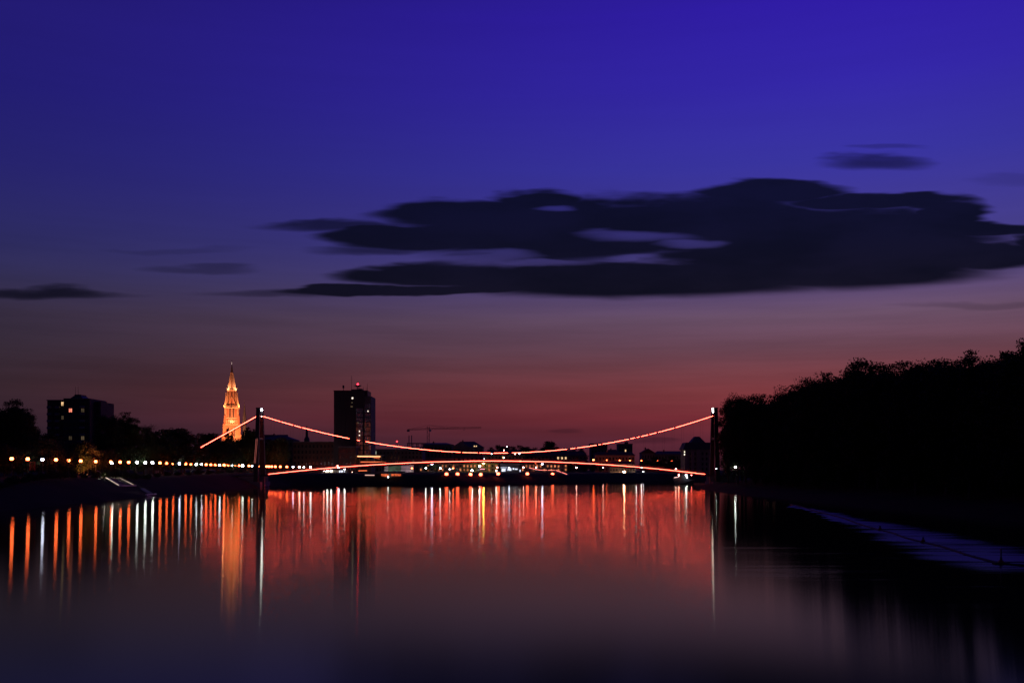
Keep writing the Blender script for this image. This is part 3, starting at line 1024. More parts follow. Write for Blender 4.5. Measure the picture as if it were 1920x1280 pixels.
CN = dict(O='orange', W='white', R='red', P='pinkish', Y='yellow', V='bluish white')
pxs = [22, 52, 79.5, 105, 128.5, 151.3, 179.5, 208, 225.3, 241.3, 257, 272.3, 286, 300, 312, 324.5, 336.5, 348, 357.5, 367.8, 377.5, 386.5, 395.3, 403.7,
       411.7, 420, 427.5, 434.5, 441.5, 448.3, 454.7, 466.7, 472.7, 484.3, 500, 504.5, 509.5, 516.3, 525.6, 537.8, 549.5, 561.3, 569.5, 582.2]
cols_ = 'OOVOOOOOOOWWWOOOVOOWWOOOWOOWOOWOWOOOOOOOVPWW'
rad = {}
knots = [(0, 858.6), (22, 859.6), (52, 860.2), (80, 861.2), (105, 861.6), (128.5, 863), (151, 863.8), (179.5, 865), (208, 865.6), (226, 866), (257, 866.7),
         (300, 867.5), (350, 869.4), (400, 871), (440, 872.3), (470, 873.2), (500, 874.2), (550, 875), (600, 876.5)]


def lamp_y(p):
    return min(1900 * 2.9 / (HORIZON - float(np.interp(p, [k[0] for k in knots], [k[1] for k in knots]))), 640)


for i, (p, c) in enumerate(zip(pxs, cols_)):
    py = float(np.interp(p, [k[0] for k in knots], [k[1] for k in knots]))
    Y = 1900 * 2.9 / (HORIZON - py)
    Y = min(Y, 640)
    base = ground_z(at(p, py, Y).x, Y)
    big = 1.0 if c in 'OV' else 1.08
    r = (0.46 if c == 'O' else 0.38) * big * (Y / 242) ** 0.42
    if p in (454.7, 420, 367.8):
        r *= 1.25
    if p in (472.7, 569.5, 441.5):
        r *= 0.7
    street_lamp(p, py, Y, c, r, f'{CN[c]} globe lamp, {ORD[i + 1]} from the left along the promenade', 'globe lamps along the left promenade', 'promenade_lamp', base=base)
street_lamp(209.8, 868.4, 332, 'W', .34, 'bright white lamp close below the eighth orange promenade lamp, above the lit bush', 'globe lamps along the left promenade',
            'promenade_lamp')

QY = 545.0
star_l = [(837.3, 888.4), (857.9, 888.4), (882.3, 888.9), (901.3, 889), (934, 887.7), (988.8, 887.7), (1036, 888.4)]
for i, (p, q) in enumerate(star_l):
    Y = [545, 550, 556, 560, 568, 592, 615][i]
    h = at(p, q, Y)
    gz = ground_z(h.x, h.y)
    t = thing('quay_floodlight', f'bright orange floodlight, {ORD[i + 1]} of seven from the left on the far quay', 'floodlight', (h.x, h.y, gz),
              'orange floodlights low on the far quay')
    MB().bar((h.x, h.y, gz - .3), (h.x, h.y, max(h.z - .3, gz + .3)), .2, n=6).build('post', M['darksteel'], t)
    MB().cbox((h.x, h.y + .6, h.z), 1.6, .5, 1.4).build('housing', M['darksteel'], t)
    MB().ball((h.x, h.y - .05, h.z), .95, .85, 10, 8).build('lens', emit('quay_flood_glow', (1, .10, .045), 14), t, True)

row = [(1112.7, 861.8, .62, 'O'), (1137.6, 862.3, .34, 'O'), (1162, 862.7, .42, 'O'), (1181.2, 863, .36, 'O'), (1202.8, 863.2, .46, 'O'), (1233.2, 863.5, .58, 'O'),
       (1259.6, 863.6, .58, 'O'), (1289.3, 864.5, .48, 'P'), (1319.5, 864.6, .50, 'P')]
for i, (p, q, r, c) in enumerate(row):
    street_lamp(p, q, 765, c, r, f'tall {CN[c]} street lamp, {ORD[i + 1]} of nine above the bridge deck at right', 'tall lamps on the far bank road')
low = [(1080.8, 876, .36, 'P', 'small pinkish lamp standing alone left of the orange-lit house', 660),
       (1130.7, 876.4, .34, 'P', 'pinkish lamp just left of the orange-lit house', 690),
       (1193, 877.2, .30, 'W', 'small white lamp at the right end of the orange-lit house', 700),
       (1203, 877.6, .38, 'W', 'white lamp just right of the orange-lit house, under the deck line', 702),
       (1206.3, 883.6, .24, 'W', 'faint low white lamp right of the orange-lit house', 696),
       (1267.3, 878.6, .40, 'P', 'pinkish lamp above the moored tug, under the deck line', 705),
       (1297.6, 878.2, .38, 'W', 'white lamp above the deck light line near its right end', 705),
       (1005.4, 876, .28, 'P', 'small pinkish lamp under the orange lamp by the red-lit gangway', 640),
       (981.5, 876, .32, 'P', 'small pinkish lamp above the sixth quay floodlight', 640),
       (1004.4, 867.8, .50, 'O', 'orange lamp below the deck line, left of the white globe at centre right', 680),
       (1016.8, 869, .62, 'V', 'large bluish white lamp close under the deck line right of centre', 660),
       (932.7, 876, .28, 'P', 'small pinkish lamp above the fifth quay floodlight', 650),
       (954.5, 877, .38, 'V', 'bluish lamp in front of the lit shop windows', 640),
       (906.7, 867.8, .60, 'Y', 'yellow round lamp under the deck line at mid bridge', 660),
       (899.0, 873.8, .50, 'W', 'white lamp left below the yellow lamp', 640),
       (885, 881.5, .50, 'W', 'white lamp just above the third quay floodlight', 610),
       (849.7, 877.4, .40, 'O', 'orange lamp above the gap between first and second quay floodlights', 620),
       (825.4, 877.4, .38, 'W', 'white lamp right of the pale hoarding, third along', 610),
       (809.9, 869, .66, 'V', 'large bluish white lamp under the deck line left of centre', 640),
       (798.4, 877.4, .36, 'W', 'small white lamp just right of the pale hoarding', 600),
       (772.4, 877.4, .38, 'O', 'orange lamp in front of the pale hoarding', 568),
       (684, 889.2, .46, 'W', 'white lamp at the foot of the sloping gangway', 549),
       (646, 878.6, .52, 'W', 'white lamp right of the red lamp under the deck line', 590),
       (634.8, 877, .50, 'V', 'bluish lamp directly under the red lamp at the kiosk', 590),
       (633, 872.7, .46, 'R', 'red lamp just above the deck line near the hotel', 600),
       (613.8, 881, .46, 'W', 'left one of two warm white lamps over the kiosk', 580),
       (620.8, 881.6, .46, 'W', 'right one of two warm white lamps over the kiosk', 580),
       (607.2, 881.9, .34, 'P', 'pinkish lamp left of the kiosk lamps', 580),
       (597, 889.4, .30, 'W', 'small white lamp left of the red light line on the landing stage', 545),
       (843, 879, .26, 'W', 'small white lamp left of the orange lamp by the first quay floodlights', 625),
       (930.4, 882.2, .36, 'W', 'white lamp touching the upper left of the fifth quay floodlight', 610),
       (1378.9, 875.2, .34, 'W', 'bright white lamp alone at the foot of the dark wood', 415),
       (1343, 878.6, .13, 'W', 'tiny white light at the foot of the right pylon', 455),
       (1547, 873.5, .09, 'W', 'tiny faint light deep among the wood trunks', 330)]
for (p, q, r, c, lab, Y) in low:
    street_lamp(p, q, Y, c, r, lab, 'scattered lamps on the banks')


# ------------------------------------------------------------------ foliage
def foliage_material(name, a, b):
    m = bpy.data.materials.new(name)
    m.use_nodes = True
    T = NT(m.node_tree)
    p = m.node_tree.nodes['Principled BSDF']
    co = T.node('ShaderNodeTexCoord').outputs['Object']
    inf = T.node('ShaderNodeObjectInfo').outputs['Random']
    f = T.m('ADD', T.noise(co, 0.5, 3), T.m('MULTIPLY', T.m('SUBTRACT', inf, .5), .4))
    m.node_tree.links.new(T.mix(T.smooth(f, 0.3, 0.75), (*a, 1), (*b, 1)), p.inputs['Base Color'])
    p.inputs['Roughness'].default_value = 0.7
    p.inputs['Specular IOR Level'].default_value = 0.2
    return m


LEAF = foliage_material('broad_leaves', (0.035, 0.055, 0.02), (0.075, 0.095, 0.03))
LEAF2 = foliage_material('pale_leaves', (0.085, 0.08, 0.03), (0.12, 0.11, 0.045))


def crown_mesh(name, seed, h, w, clumps, per, leaf, base=0.16, shape='round', spread=1.0):
    g = np.random.default_rng(seed)
    u = g.normal(size=(clumps, 3))
    u /= np.linalg.norm(u, axis=1)[:, None]
    rr = g.uniform(0.25, 1.0, clumps) ** 0.6
    c = u * rr[:, None]
    zc = (base + (1 - base) * (c[:, 2] * .5 + .5)) * h
    t = (zc / h - base) / (1 - base)
    if shape == 'round':
        prof = np.ones(clumps)
    elif shape == 'tall':
        prof = np.interp(t, [0, .15, .5, .85, 1], [.75, 1.0, 1.05, .85, .55])
    else:
        prof = np.interp(t, [0, .1, .6, 1], [.9, 1.1, .75, .2])
    lop = 1 + 0.28 * np.sin(np.arctan2(c[:, 1], c[:, 0]) * 2 + seed) + 0.12 * g.normal(size=clumps)
    cx = c[:, 0] * w / 2 * prof * lop
    cy = c[:, 1] * w / 2 * prof * lop
    cr = g.uniform(0.09, 0.18, clumps) * w * spread
    n = clumps * per
    k = np.repeat(np.arange(clumps), per)
    off = np.clip(g.normal(size=(n, 3)), -1.5, 1.5) * 0.55
    pos = np.stack([cx[k], cy[k], zc[k]], 1) + off * cr[k][:, None] * np.array([1.15, 1.15, .8])
    pos[:, 2] = np.minimum(pos[:, 2], h * g.uniform(0.96, 1.02, n))
    a = g.normal(size=(n, 3)); a /= np.linalg.norm(a, axis=1)[:, None]
    b = np.cross(a, g.normal(size=(n, 3))); b /= np.linalg.norm(b, axis=1)[:, None]
    s = leaf * g.uniform(.6, 1.3, n)[:, None]
    V = np.stack([pos - a * s, pos + b * s * .55, pos + a * s, pos - b * s * .55], 1).reshape(-1, 3)
    me = bpy.data.meshes.new(name)
    me.vertices.add(len(V))
    me.vertices.foreach_set('co', V.astype(np.float32).ravel())
    me.loops.add(4 * n)
    me.loops.foreach_set('vertex_index', np.arange(4 * n, dtype=np.int32))
    me.polygons.add(n)
    me.polygons.foreach_set('loop_start', np.arange(0, 4 * n, 4, dtype=np.int32))
    me.update(calc_edges=True)
    return me


def trunk_mesh(name, seed, h, r, w):
    g = random.Random(seed)
    mb = MB()
    pts = [(0, 0, -.6)]
    x = y = 0.0
    for k in range(1, 7):
        x += g.uniform(-.025, .025) * h * .3
        y += g.uniform(-.025, .025) * h * .3
        pts.append((x, y, h * .8 * k / 6))
    for k in range(6):
        mb.bar(pts[k], pts[k + 1], 2 * r * (1 - k / 7), n=7, w2=2 * r * (1 - (k + 1) / 7))
    for k in range(9):
        i = g.randint(1, 5)
        p = Vector(pts[i])
        a = g.uniform(0, 6.28)
        ln = w * g.uniform(.28, .46)
        q = p + Vector((math.cos(a) * ln, math.sin(a) * ln, ln * g.uniform(.5, 1.1)))
        mb.bar(p, q, r * .7, n=5, w2=r * .2)
        q2 = q + Vector((math.cos(a + .6) * ln * .4, math.sin(a + .6) * ln * .4, ln * .4))
        mb.bar(q, q2, r * .22, n=4, w2=r * .08)
    me = bpy.data.meshes.new(name)
    me.from_pydata(mb.v, [], mb.f)
    me.materials.append(M['bark'])
    return me


KIND = {}
for key, seed, h, w, cl, per, leaf, base, shp, mt in (
        ('big1', 1, 30, 13, 150, 140, .29, .10, 'tall', LEAF), ('big2', 2, 30, 12, 140, 145, .29, .14, 'tall', LEAF), ('big3', 3, 30, 14, 160, 135, .29, .08, 'round', LEAF),
        ('big4', 9, 30, 11, 130, 150, .29, .10, 'tall', LEAF),
        ('mid1', 4, 16, 11, 90, 60, .36, .12, 'round', LEAF), ('mid2', 5, 16, 10, 85, 60, .36, .10, 'tall', LEAF), ('lit', 6, 11, 9, 80, 60, .28, .16, 'round', LEAF2),
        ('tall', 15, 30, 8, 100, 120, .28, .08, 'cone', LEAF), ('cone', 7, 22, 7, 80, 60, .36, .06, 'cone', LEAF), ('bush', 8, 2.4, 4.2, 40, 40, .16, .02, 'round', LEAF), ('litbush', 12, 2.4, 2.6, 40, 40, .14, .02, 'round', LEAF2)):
    cm = crown_mesh('crown_' + key, seed, h, w, cl, per, leaf, base, shp)
    cm.materials.append(mt)
    KIND[key] = (cm, trunk_mesh('trunk_' + key, seed, h, h * .014 + .05, w), h, w)


def tree(key, x, y, h, label, group=None, wscale=1.0, rz=None, name='broadleaf_tree', cat='tree', z=None):
    cm, tm, h0, w0 = KIND[key]
    gz = ground_z(x, y) if z is None else z
    t = thing(name, label, cat, (x, y, gz), group)
    s = h / h0
    t.scale = (s * wscale, s * wscale, s)
    t.rotation_euler = (0, 0, random.uniform(0, 6.28) if rz is None else rz)
    for nm, me in (('crown', cm), ('trunk', tm)):
        o = bpy.data.objects.new(nm, me)
        COL.objects.link(o)
        o.parent = t
    return t


# the black wood along the right bank
sky_r = [(1342, 770), (1349, 741), (1358, 733), (1378, 731), (1385, 736), (1410, 735), (1440, 736), (1464, 738), (1470, 727), (1481, 719), (1500, 712), (1525, 702), (1536, 694),
         (1550, 693), (1566, 684), (1575, 690), (1600, 689), (1620, 676), (1630, 674), (1645, 676), (1660, 674), (1690, 667), (1700, 671), (1715, 669), (1730, 665), (1760, 668),
         (1785, 661), (1800, 656), (1830, 662), (1845, 650), (1880, 655), (1905, 645), (1920, 634), (2100, 612), (2500, 560), (3600, 430)]
WG = 'trees of the black wood on the right bank'
WL = 'dark leafy tree in the black wood along the right bank'
rk = random.Random(5)
px_ = 1366.0
n_ = 0
while px_ < 3300:
    X = 92 + rk.uniform(-1.5, 6) + (4 if px_ < 1380 else 0)
    Y = F * X / (px_ - 960)
    if px_ < 1480:
        Y = min(Y, 455)
        X = Y * (px_ - 960) / F
    pt = float(np.interp(px_, [k[0] for k in sky_r], [k[1] for k in sky_r])) + rk.uniform(-3, 7) * (1 if px_ > 1480 else .6)
    zt = at(px_, pt, Y).z
    gz = ground_z(X, Y)
    lab = WL
    if n_ == 0:
        lab = 'leafy tree at the wood edge, right beside the right bridge pylon'
    if px_ > 1480 and rk.random() < .3:
        zt += rk.uniform(.4, 1.6)
    wsc = .55 if n_ < 2 else rk.uniform(.75, 1.05)
    tree(rk.choice(['big1', 'big2', 'big3', 'big4']) if rk.random() < .8 else 'tall', X, Y, zt - gz, lab, WG, wsc, z=gz - .2)
    if n_ == 0:
        pass
    step = 9.0 * F * X / Y / Y if False else None
    # walk along the bank by about 7 m
    Y2 = Y - rk.uniform(4.2, 6.2) * (1 if px_ > 1480 else .9)
    px_ = max(px_ + 9, 960 + F * (95) / Y2) if px_ > 1470 else px_ + rk.uniform(13, 19)
    n_ += 1
px_ = 1392.0
while px_ < 2250:                                   # second row, further from the water
    X = 110 + rk.uniform(-3, 7)
    Y = F * X / (px_ - 960)
    if px_ < 1480:
        Y = min(Y, 475)
        X = Y * (px_ - 960) / F
    pt = float(np.interp(px_, [k[0] for k in sky_r], [k[1] for k in sky_r])) + rk.uniform(3, 12)
    zt = at(px_, pt, Y).z
    gz = ground_z(X, Y)
    tree(rk.choice(['big1', 'big2', 'big3']), X, Y, zt - gz, WL, WG, rk.uniform(.95, 1.15), z=gz - .2)
    px_ += rk.uniform(22, 32)
# undergrowth at the wood's edge
for k in range(38):
    Y = 60 + k * 10.2
    X = float(np.interp(Y, [p[1] for p in WOOD_BANK[1:8]], [p[0] for p in WOOD_BANK[1:8]])) + rk.uniform(15, 21)
    if 1352 < 960 + F * X / Y < 1408:
        continue                                    # the lamp at the foot of the wood stands free
    tree('mid1', X, Y, rk.uniform(5.5, 9), 'low dark bush at the edge of the black wood', 'bushes at the edge of the black wood', rk.uniform(1.0, 1.3), name='shrub', cat='shrub')

# the thicket that closes the wood between its trunks
gth = np.random.default_rng(21)
NT_ = 150000
ty = gth.uniform(20, 440, NT_)
tx = np.interp(ty, [p[1] for p in WOOD_BANK[1:8]], [p[0] for p in WOOD_BANK[1:8]]) + gth.uniform(32, 72, NT_)
tz = height(tx, ty) + np.abs(gth.normal(0, 9.0, NT_)).clip(0, 21)
cen = np.stack([tx, ty, tz], 1)
va = gth.normal(size=(NT_, 3)); va /= np.linalg.norm(va, axis=1)[:, None]
vb = np.cross(va, gth.normal(size=(NT_, 3))); vb /= np.linalg.norm(vb, axis=1)[:, None]
TV = np.stack([cen - va * .75, cen + vb * .45, cen + va * .75, cen - vb * .45], 1).reshape(-1, 3)
tme = bpy.data.meshes.new('thicket')
tme.vertices.add(len(TV)); tme.vertices.foreach_set('co', TV.astype(np.float32).ravel())
tme.loops.add(4 * NT_); tme.loops.foreach_set('vertex_index', np.arange(4 * NT_, dtype=np.int32))
tme.polygons.add(NT_); tme.polygons.foreach_set('loop_start', np.arange(0, 4 * NT_, 4, dtype=np.int32))
tme.update(calc_edges=True)
tme.materials.append(LEAF)
thk = bpy.data.objects.new('thicket', tme)
COL.objects.link(thk)
tag(thk, 'dense dark thicket filling the wood on the right bank', 'thicket', kind='stuff')

# trees of the left bank, each at its place in the skyline
LT = [(-20, 752, 318, 'big1', 'tall dark tree at the left edge of the picture', 1.0), (14, 751, 330, 'big2', 'tall dark tree with twin tops near the left edge', 1.0),
      (34, 748, 322, 'big4', 'tallest tree of the clump at far left', .95), (52, 764, 345, 'big2', 'dark tree sloping down to the right in the far left clump', .8),
      (72, 806, 350, 'mid2', 'low tree between the far left clump and the apartment block', 1.2), (92, 812, 352, 'mid1', 'low tree in front of the left corner of the apartment block', 1.1),
      (196, 771, 402, 'big1', 'dark tree just right of the apartment block', .75), (213, 776, 396, 'big3', 'second dark tree right of the apartment block', .75),
      (234, 771, 404, 'big2', 'round-topped dark tree, third right of the apartment block', .9), (254, 783, 398, 'big4', 'dark tree where the skyline falls right of the apartment block', .9),
      (278, 794, 402, 'big3', 'small-topped tree left of the stay cable, in a falling row', .7), (300, 804, 420, 'mid2', 'low dark tree midway between block and stay cable', 1.4),
      (324, 803, 424, 'mid1', 'bushy dark tree midway between block and stay cable', 1.4), (346, 808, 434, 'mid2', 'dark tree just left of where the stay light line ends', 1.4),
      (388, 812, 500, 'mid1', 'dark rounded tree under the stay light line', 1.3), (408, 822, 505, 'mid2', 'low dark tree left of the church tower base', 1.3),
      (427.5, 799, 520, 'cone', 'narrow dark tree standing in front of the church tower', .75), (437, 806, 524, 'cone', 'lower narrow tree beside it before the church tower', .7),
      (462, 800, 560, 'mid2', 'dark tree between church tower and left pylon, dense top', .8), (472, 808, 570, 'mid1', 'dark tree close behind the left pylon', .8),
      (505, 822, 585, 'mid2', 'dark tree just right of the left pylon', 1.0), (524, 820, 600, 'mid1', 'second dark tree right of the left pylon', .9)]
for p, q, Y, key, lab, ws in LT:
    Y = max(Y, lamp_y(p) + 20)
    t0 = at(p, q, Y)
    gz = ground_z(t0.x, Y)
    tree(key, t0.x, Y, t0.z - gz, lab, 'trees behind the left promenade', ws)
rk = random.Random(8)
for k in range(30):                                  # lower growth that closes the belt
    p = -10 + k * 17.5
    Y = lamp_y(p) + rk.uniform(16, 28)
    t0 = at(p, 838 + rk.uniform(-7, 8), Y)
    tree(rk.choice(['mid1', 'mid2']), t0.x, Y, t0.z - ground_z(t0.x, Y), 'low dark tree in the belt behind the promenade lamps', 'low trees behind the promenade lamps',
         rk.uniform(1.2, 1.5))
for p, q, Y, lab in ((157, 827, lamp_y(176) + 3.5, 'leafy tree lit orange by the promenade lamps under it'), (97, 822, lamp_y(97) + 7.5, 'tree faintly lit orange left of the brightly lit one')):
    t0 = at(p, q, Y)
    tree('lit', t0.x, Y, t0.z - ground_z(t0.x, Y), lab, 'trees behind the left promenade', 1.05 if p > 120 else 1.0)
for k in range(24):                                  # bushes along the top of the bank
    p = 2 + k * 19.5
    Y = float(np.interp(p, [0, 22, 272, 300, 400, 470], [225, 236, 345, 372, 470, 610])) - 8
    t0 = at(p, 890, Y)
    tree('bush', t0.x, Y, rk.uniform(1.2, 2.4), 'low dark bush below the promenade lamps', 'bushes along the bank top', rk.uniform(.8, 1.2), name='shrub', cat='shrub')
ul = thing('park_uplight', 'low orange uplight in the grass under the lit promenade tree', 'uplight', (at(163, 0, lamp_y(170) - 2).x, lamp_y(170) - 2, 6.1))
ulo = ORIG[ul.name]
MB().frustum(ulo.x, ulo.y, 10, .22, .30, 6.0, 6.35).build('housing', M['darksteel'], ul)
MB().frustum(ulo.x, ulo.y, 10, .22, .22, 6.352, 6.37).build('lens', emit('uplight_glow', (1, .4, .15), 6), ul)
spot('uplight_beam', (ulo.x, ulo.y, 6.6), (at(157, 0, lamp_y(176) + 3).x, lamp_y(176) + 3, 13), 8000, (1, .27, .09), 75, ul)
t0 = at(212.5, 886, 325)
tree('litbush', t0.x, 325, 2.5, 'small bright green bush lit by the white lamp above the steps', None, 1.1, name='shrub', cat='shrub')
# far trees behind the city
FT = [(920, 836), (932, 833), (943, 834), (955, 836), (966, 835), (978, 834), (990, 835), (1003, 838), (1016, 837), (1046, 837), (1060, 838), (1076, 841), (1092, 838)]
for i, (p, q) in enumerate(FT):
    Y = 1050 + (i * 37) % 60
    t0 = at(p, q, Y)
    tree('mid2' if i % 2 else 'cone', t0.x, Y, t0.z - 6.6, f'far dark tree, {ORD[i + 1]} from the left in the row behind mid bridge', 'far trees behind the city', 1.5 if i % 2 else 1.8)
t0 = at(1033, 826.5, 1000)
tree('mid1', t0.x, 1000, t0.z - 6.5, 'far round tree standing above the row behind mid bridge', 'far trees behind the city', 1.0)
for p, q, Y in ((1098, 868, 720), (1112, 866, 716), (1126, 872, 712), (1212, 858, 745), (1226, 856, 752), (1244, 857, 750), (1262, 854, 756), (1276, 858, 748),
                (1066, 868, 700), (800, 866, 640), (818, 868, 644)):
    t0 = at(p, q, Y)
    tree('mid1' if p % 4 else 'mid2', t0.x, Y, t0.z - ground_z(t0.x, Y), 'dark street tree on the far bank under the deck line', 'street trees on the far bank', 1.1)

# ------------------------------------------------------------------ city buildings behind the bridge
def block(name, label, cat, x0, x1, top, Y, depth, wall, roof='flat', rtop=None, rows=3, ncol=4, lit=(), hip=0.0, group=None, litkey='win', axis='x', glass=True):
    k = Y / F
    X0, X1 = (x0 - 960) * k, (x1 - 960) * k
    zt = CAM_Z + (HORIZON - top) * k
    gz = 5.6
    t = thing(name, label, cat, ((X0 + X1) / 2, Y + depth / 2, gz), group)
    MB().box(X0, X1, Y, Y + depth, gz, zt).build('wall', M[wall], t)
    if roof == 'flat':
        MB().box(X0 - .4, X1 + .4, Y - .4, Y + depth + .4, zt, zt + .6).build('roof', M['concrete'], t)
    else:
        rz = CAM_Z + (HORIZON - rtop) * k
        MB().gable(X0, X1, Y, Y + depth, zt, rz, axis, .7, hip).build('roof', M[roof], t)
        MB().box(X0 + (X1 - X0) * .3, X0 + (X1 - X0) * .3 + 1.1, Y + depth * .4, Y + depth * .4 + 1.0, zt, rz + 1.0).build('chimney', M['brick'], t)
    if rows and glass:
        zs = np.linspace(gz + 1.4, zt - .6, rows + 1)[:-1]
        hh = (zt - .6 - gz - 1.4) / rows
        cw = (X1 - X0) / ncol
        for r_ in range(rows):
            for c_ in range(ncol):
                xc = X0 + cw * (c_ + .5)
                o = MB().box(xc - cw * .22, xc + cw * .22, Y - .12, Y - .02, zs[r_] + hh * .15, zs[r_] + hh * .72).build('window', E[litkey] if (c_, r_) in lit else M['glass'], t)
                if hh > 2.6:
                    MB().box(xc - cw * .25, xc + cw * .25, Y - .3, Y - .01, zs[r_] + hh * .08, zs[r_] + hh * .14).build('sill', M['concrete'], o)
    return t


CG = 'dark city buildings behind the bridge'
block('town_house', 'dark hip-roofed house between left pylon and low block', 'house', 488, 549, 824, 700, 22, 'grey', 'slate', 814.5, 4, 8, (), 9, CG)
block('office_block', 'long dark flat-roofed block left of the hotel tower', 'building', 549.5, 634, 829, 690, 24, 'brown', rows=5, ncol=12, lit=((2, 0),), group=CG, litkey='windim')
block('office_block', 'low pale slab joined to the left foot of the hotel', 'building', 634.5, 667.5, 838, 642, 10, 'brown', rows=4, ncol=5, group=CG)
st_ = thing('steeple', 'thin dark steeple rising behind the block left of the hotel', 'steeple', (at(575.3, 0, 950).x, 950, 6))
sx_ = at(575.3, 0, 950).x
MB().frustum(sx_, 950, 4, 3.2, 3.0, 6, 36, SQ).build('tower', M['grey'], st_)
MB().frustum(sx_, 950, 8, 3.0, 1.0, 36, 40).frustum(sx_, 950, 8, 1.3, 1.1, 40, 43).frustum(sx_, 950, 8, 1.2, .1, 43, 50).build('roof', M['slate'], st_)
of_ = block('office_building', 'grey office block with a pale lit corner right of the hotel', 'building', 697, 792, 843, 700, 24, 'grey', rows=5, ncol=14, lit=((5, 1), (8, 0), (11, 2)), group=CG, litkey='windim')
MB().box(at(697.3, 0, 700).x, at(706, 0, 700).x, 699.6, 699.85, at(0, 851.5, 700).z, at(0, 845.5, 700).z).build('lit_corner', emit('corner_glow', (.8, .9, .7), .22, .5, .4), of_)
block('long_hall', 'long low dark hall right of the crane', 'building', 793, 848, 833, 780, 26, 'grey', 'slate', 829, 4, 8, (), 6, CG)
gh = block('gabled_house', 'pale gabled house with dark roof in the middle distance', 'house', 848, 906, 838, 800, 22, 'pale', 'slate', 826.5, 3, 7, (), 8, CG)
ga, gb, gp = at(847, 838.5, 798.9), at(881, 838.5, 798.9), at(864, 826.8, 798.9)
MB().add([tuple(ga), tuple(gb), tuple(gp), (ga.x, 803, ga.z), (gb.x, 803, gb.z), (gp.x, 806, gp.z)], [(0, 1, 2), (5, 4, 3), (0, 2, 5, 3), (1, 4, 5, 2), (0, 3, 4, 1)]).build('front_gable', M['pale'], gh)
for p in (889.5, 893):
    MB().cbox(at(p, 836, 799.3), .8, .5, .8).build('dormer_light', E['win'], gh)
block('dark_terrace', 'dark terrace of houses under the far trees, left half', 'building', 908, 985, 852, 860, 20, 'brown', 'roof', 843, 4, 12, ((5, 3), (10, 2)), 4, CG)
block('dark_terrace', 'dark terrace of houses under the far trees, right half', 'building', 986, 1100, 853, 880, 20, 'grey', 'roof', 845, 4, 16, ((8, 3), (9, 3), (10, 3)), 4, CG, 'win')
block('apartment_block', 'dark flat-topped block crossed by the cable light at right', 'apartment block', 1108, 1139, 832, 900, 20, 'grey', rows=6, ncol=5, group=CG)
b2 = block('apartment_block', 'small dark tower block with a roof hut and one lit window', 'apartment block', 1160, 1186, 832.5, 920, 18, 'grey', rows=7, ncol=5, lit=((2, 5),), group=CG, litkey='win')
MB().box(at(1172, 0, 925).x, at(1178, 0, 925).x, 925, 931, at(0, 833, 925).z, at(0, 827.8, 925).z).build('roof_hut', M['darkclad'], b2)
block('street_house', 'pale house front lit orange by the tall street lamps', 'house', 1116, 1190, 853, 778, 14, 'pale', 'roof', 846, 3, 12, (), 3, CG)
block('street_house', 'gabled dark house right of the small tower block', 'house', 1203, 1228, 849, 820, 14, 'pale', 'roof', 840.5, 3, 5, (), 0, CG, axis='y')
block('street_house', 'long dark house row left of the mansard building', 'house', 1229, 1284, 851, 815, 14, 'grey', 'slate', 845, 3, 10, (), 3, CG)
block('street_house', 'low dark house between the tower block and the left apartment block', 'house', 1139.5, 1159.5, 849, 830, 14, 'brown', 'roof', 842, 2, 4, (), 2, CG)
mb_ = block('mansard_building', 'tall beige house with a dark mansard roof beside the right pylon', 'house', 1284, 1336, 843, 660, 16, 'pale', rows=4, ncol=7, group=CG)
mk = at(1283, 843, 659), at(1337, 843, 659)
ms_ = MB()
za, zb_, zc_ = at(0, 842, 660).z, at(0, 829, 660).z, at(0, 817.5, 660).z
xa_, xb_ = mk[0].x - .6, mk[1].x + .6
ms_.add([(xa_, 659, za), (xb_, 659, za), (xb_, 677, za), (xa_, 677, za), (xa_ + 2, 661, zb_), (xb_ - 1, 661, zb_), (xb_ - 1, 675, zb_), (xa_ + 2, 675, zb_)],
        [(0, 3, 2, 1), (0, 1, 5, 4), (1, 2, 6, 5), (2, 3, 7, 6), (3, 0, 4, 7), (4, 5, 6, 7)])
xm_ = at(1307.5, 0, 665).x
ms_.add([(xm_ - 4.6, 661.2, zb_), (xm_ + 4.6, 661.2, zb_), (xm_ + 4.6, 674, zb_), (xm_ - 4.6, 674, zb_), (xm_ - 1.4, 665, zc_), (xm_ + 1.4, 665, zc_), (xm_ + 1.4, 671, zc_), (xm_ - 1.4, 671, zc_)],
        [(0, 1, 5, 4), (1, 2, 6, 5), (2, 3, 7, 6), (3, 0, 4, 7), (4, 5, 6, 7)])
ms_.build('mansard_roof', M['slate'], mb_)
for p, q in ((1283.8, 846.7), (1283.4, 851.5), (1297.7, 847), (1298, 852), (1308.5, 852.3)):
    MB().cbox(at(p, q, 659.7), .8, .12, .9).build('lit_window', E['winw'], mb_)
for p in (1284.5, 1295.5, 1306):
    MB().box(at(p, 0, 659.5).x, at(p + 6.5, 0, 659.5).x, 659.2, 659.98, 6, at(0, 843.5, 660).z).build('bay', M['pale'], mb_)
# orange-lit house by the water
oh = block('riverside_house', 'low riverside house with a wall lit bright orange', 'house', 1143, 1191, 869.5, 704, 10, 'pale', 'roof', 864.5, 2, 9, (), 3, CG)
MB().box(at(1143, 0, 700).x, at(1175, 0, 700).x, 696, 702, 5.4, at(0, 884.0, 697).z).build('terrace', M['pale'], oh)
fl = thing('house_floodlight', 'dazzling low floodlight in front of the orange-lit house', 'floodlight', (at(1170, 0, 690).x, 690, 5.5))
h = at(1170.3, 884.2, 690)
MB().cbox((h.x, h.y + .1, h.z - .75), .3, .3, 1.0).build('post', M['darksteel'], fl)
MB().ball(h, .72, .7).build('lens', emit('house_flood_glow', (1, .50, .28), 120), fl, True)
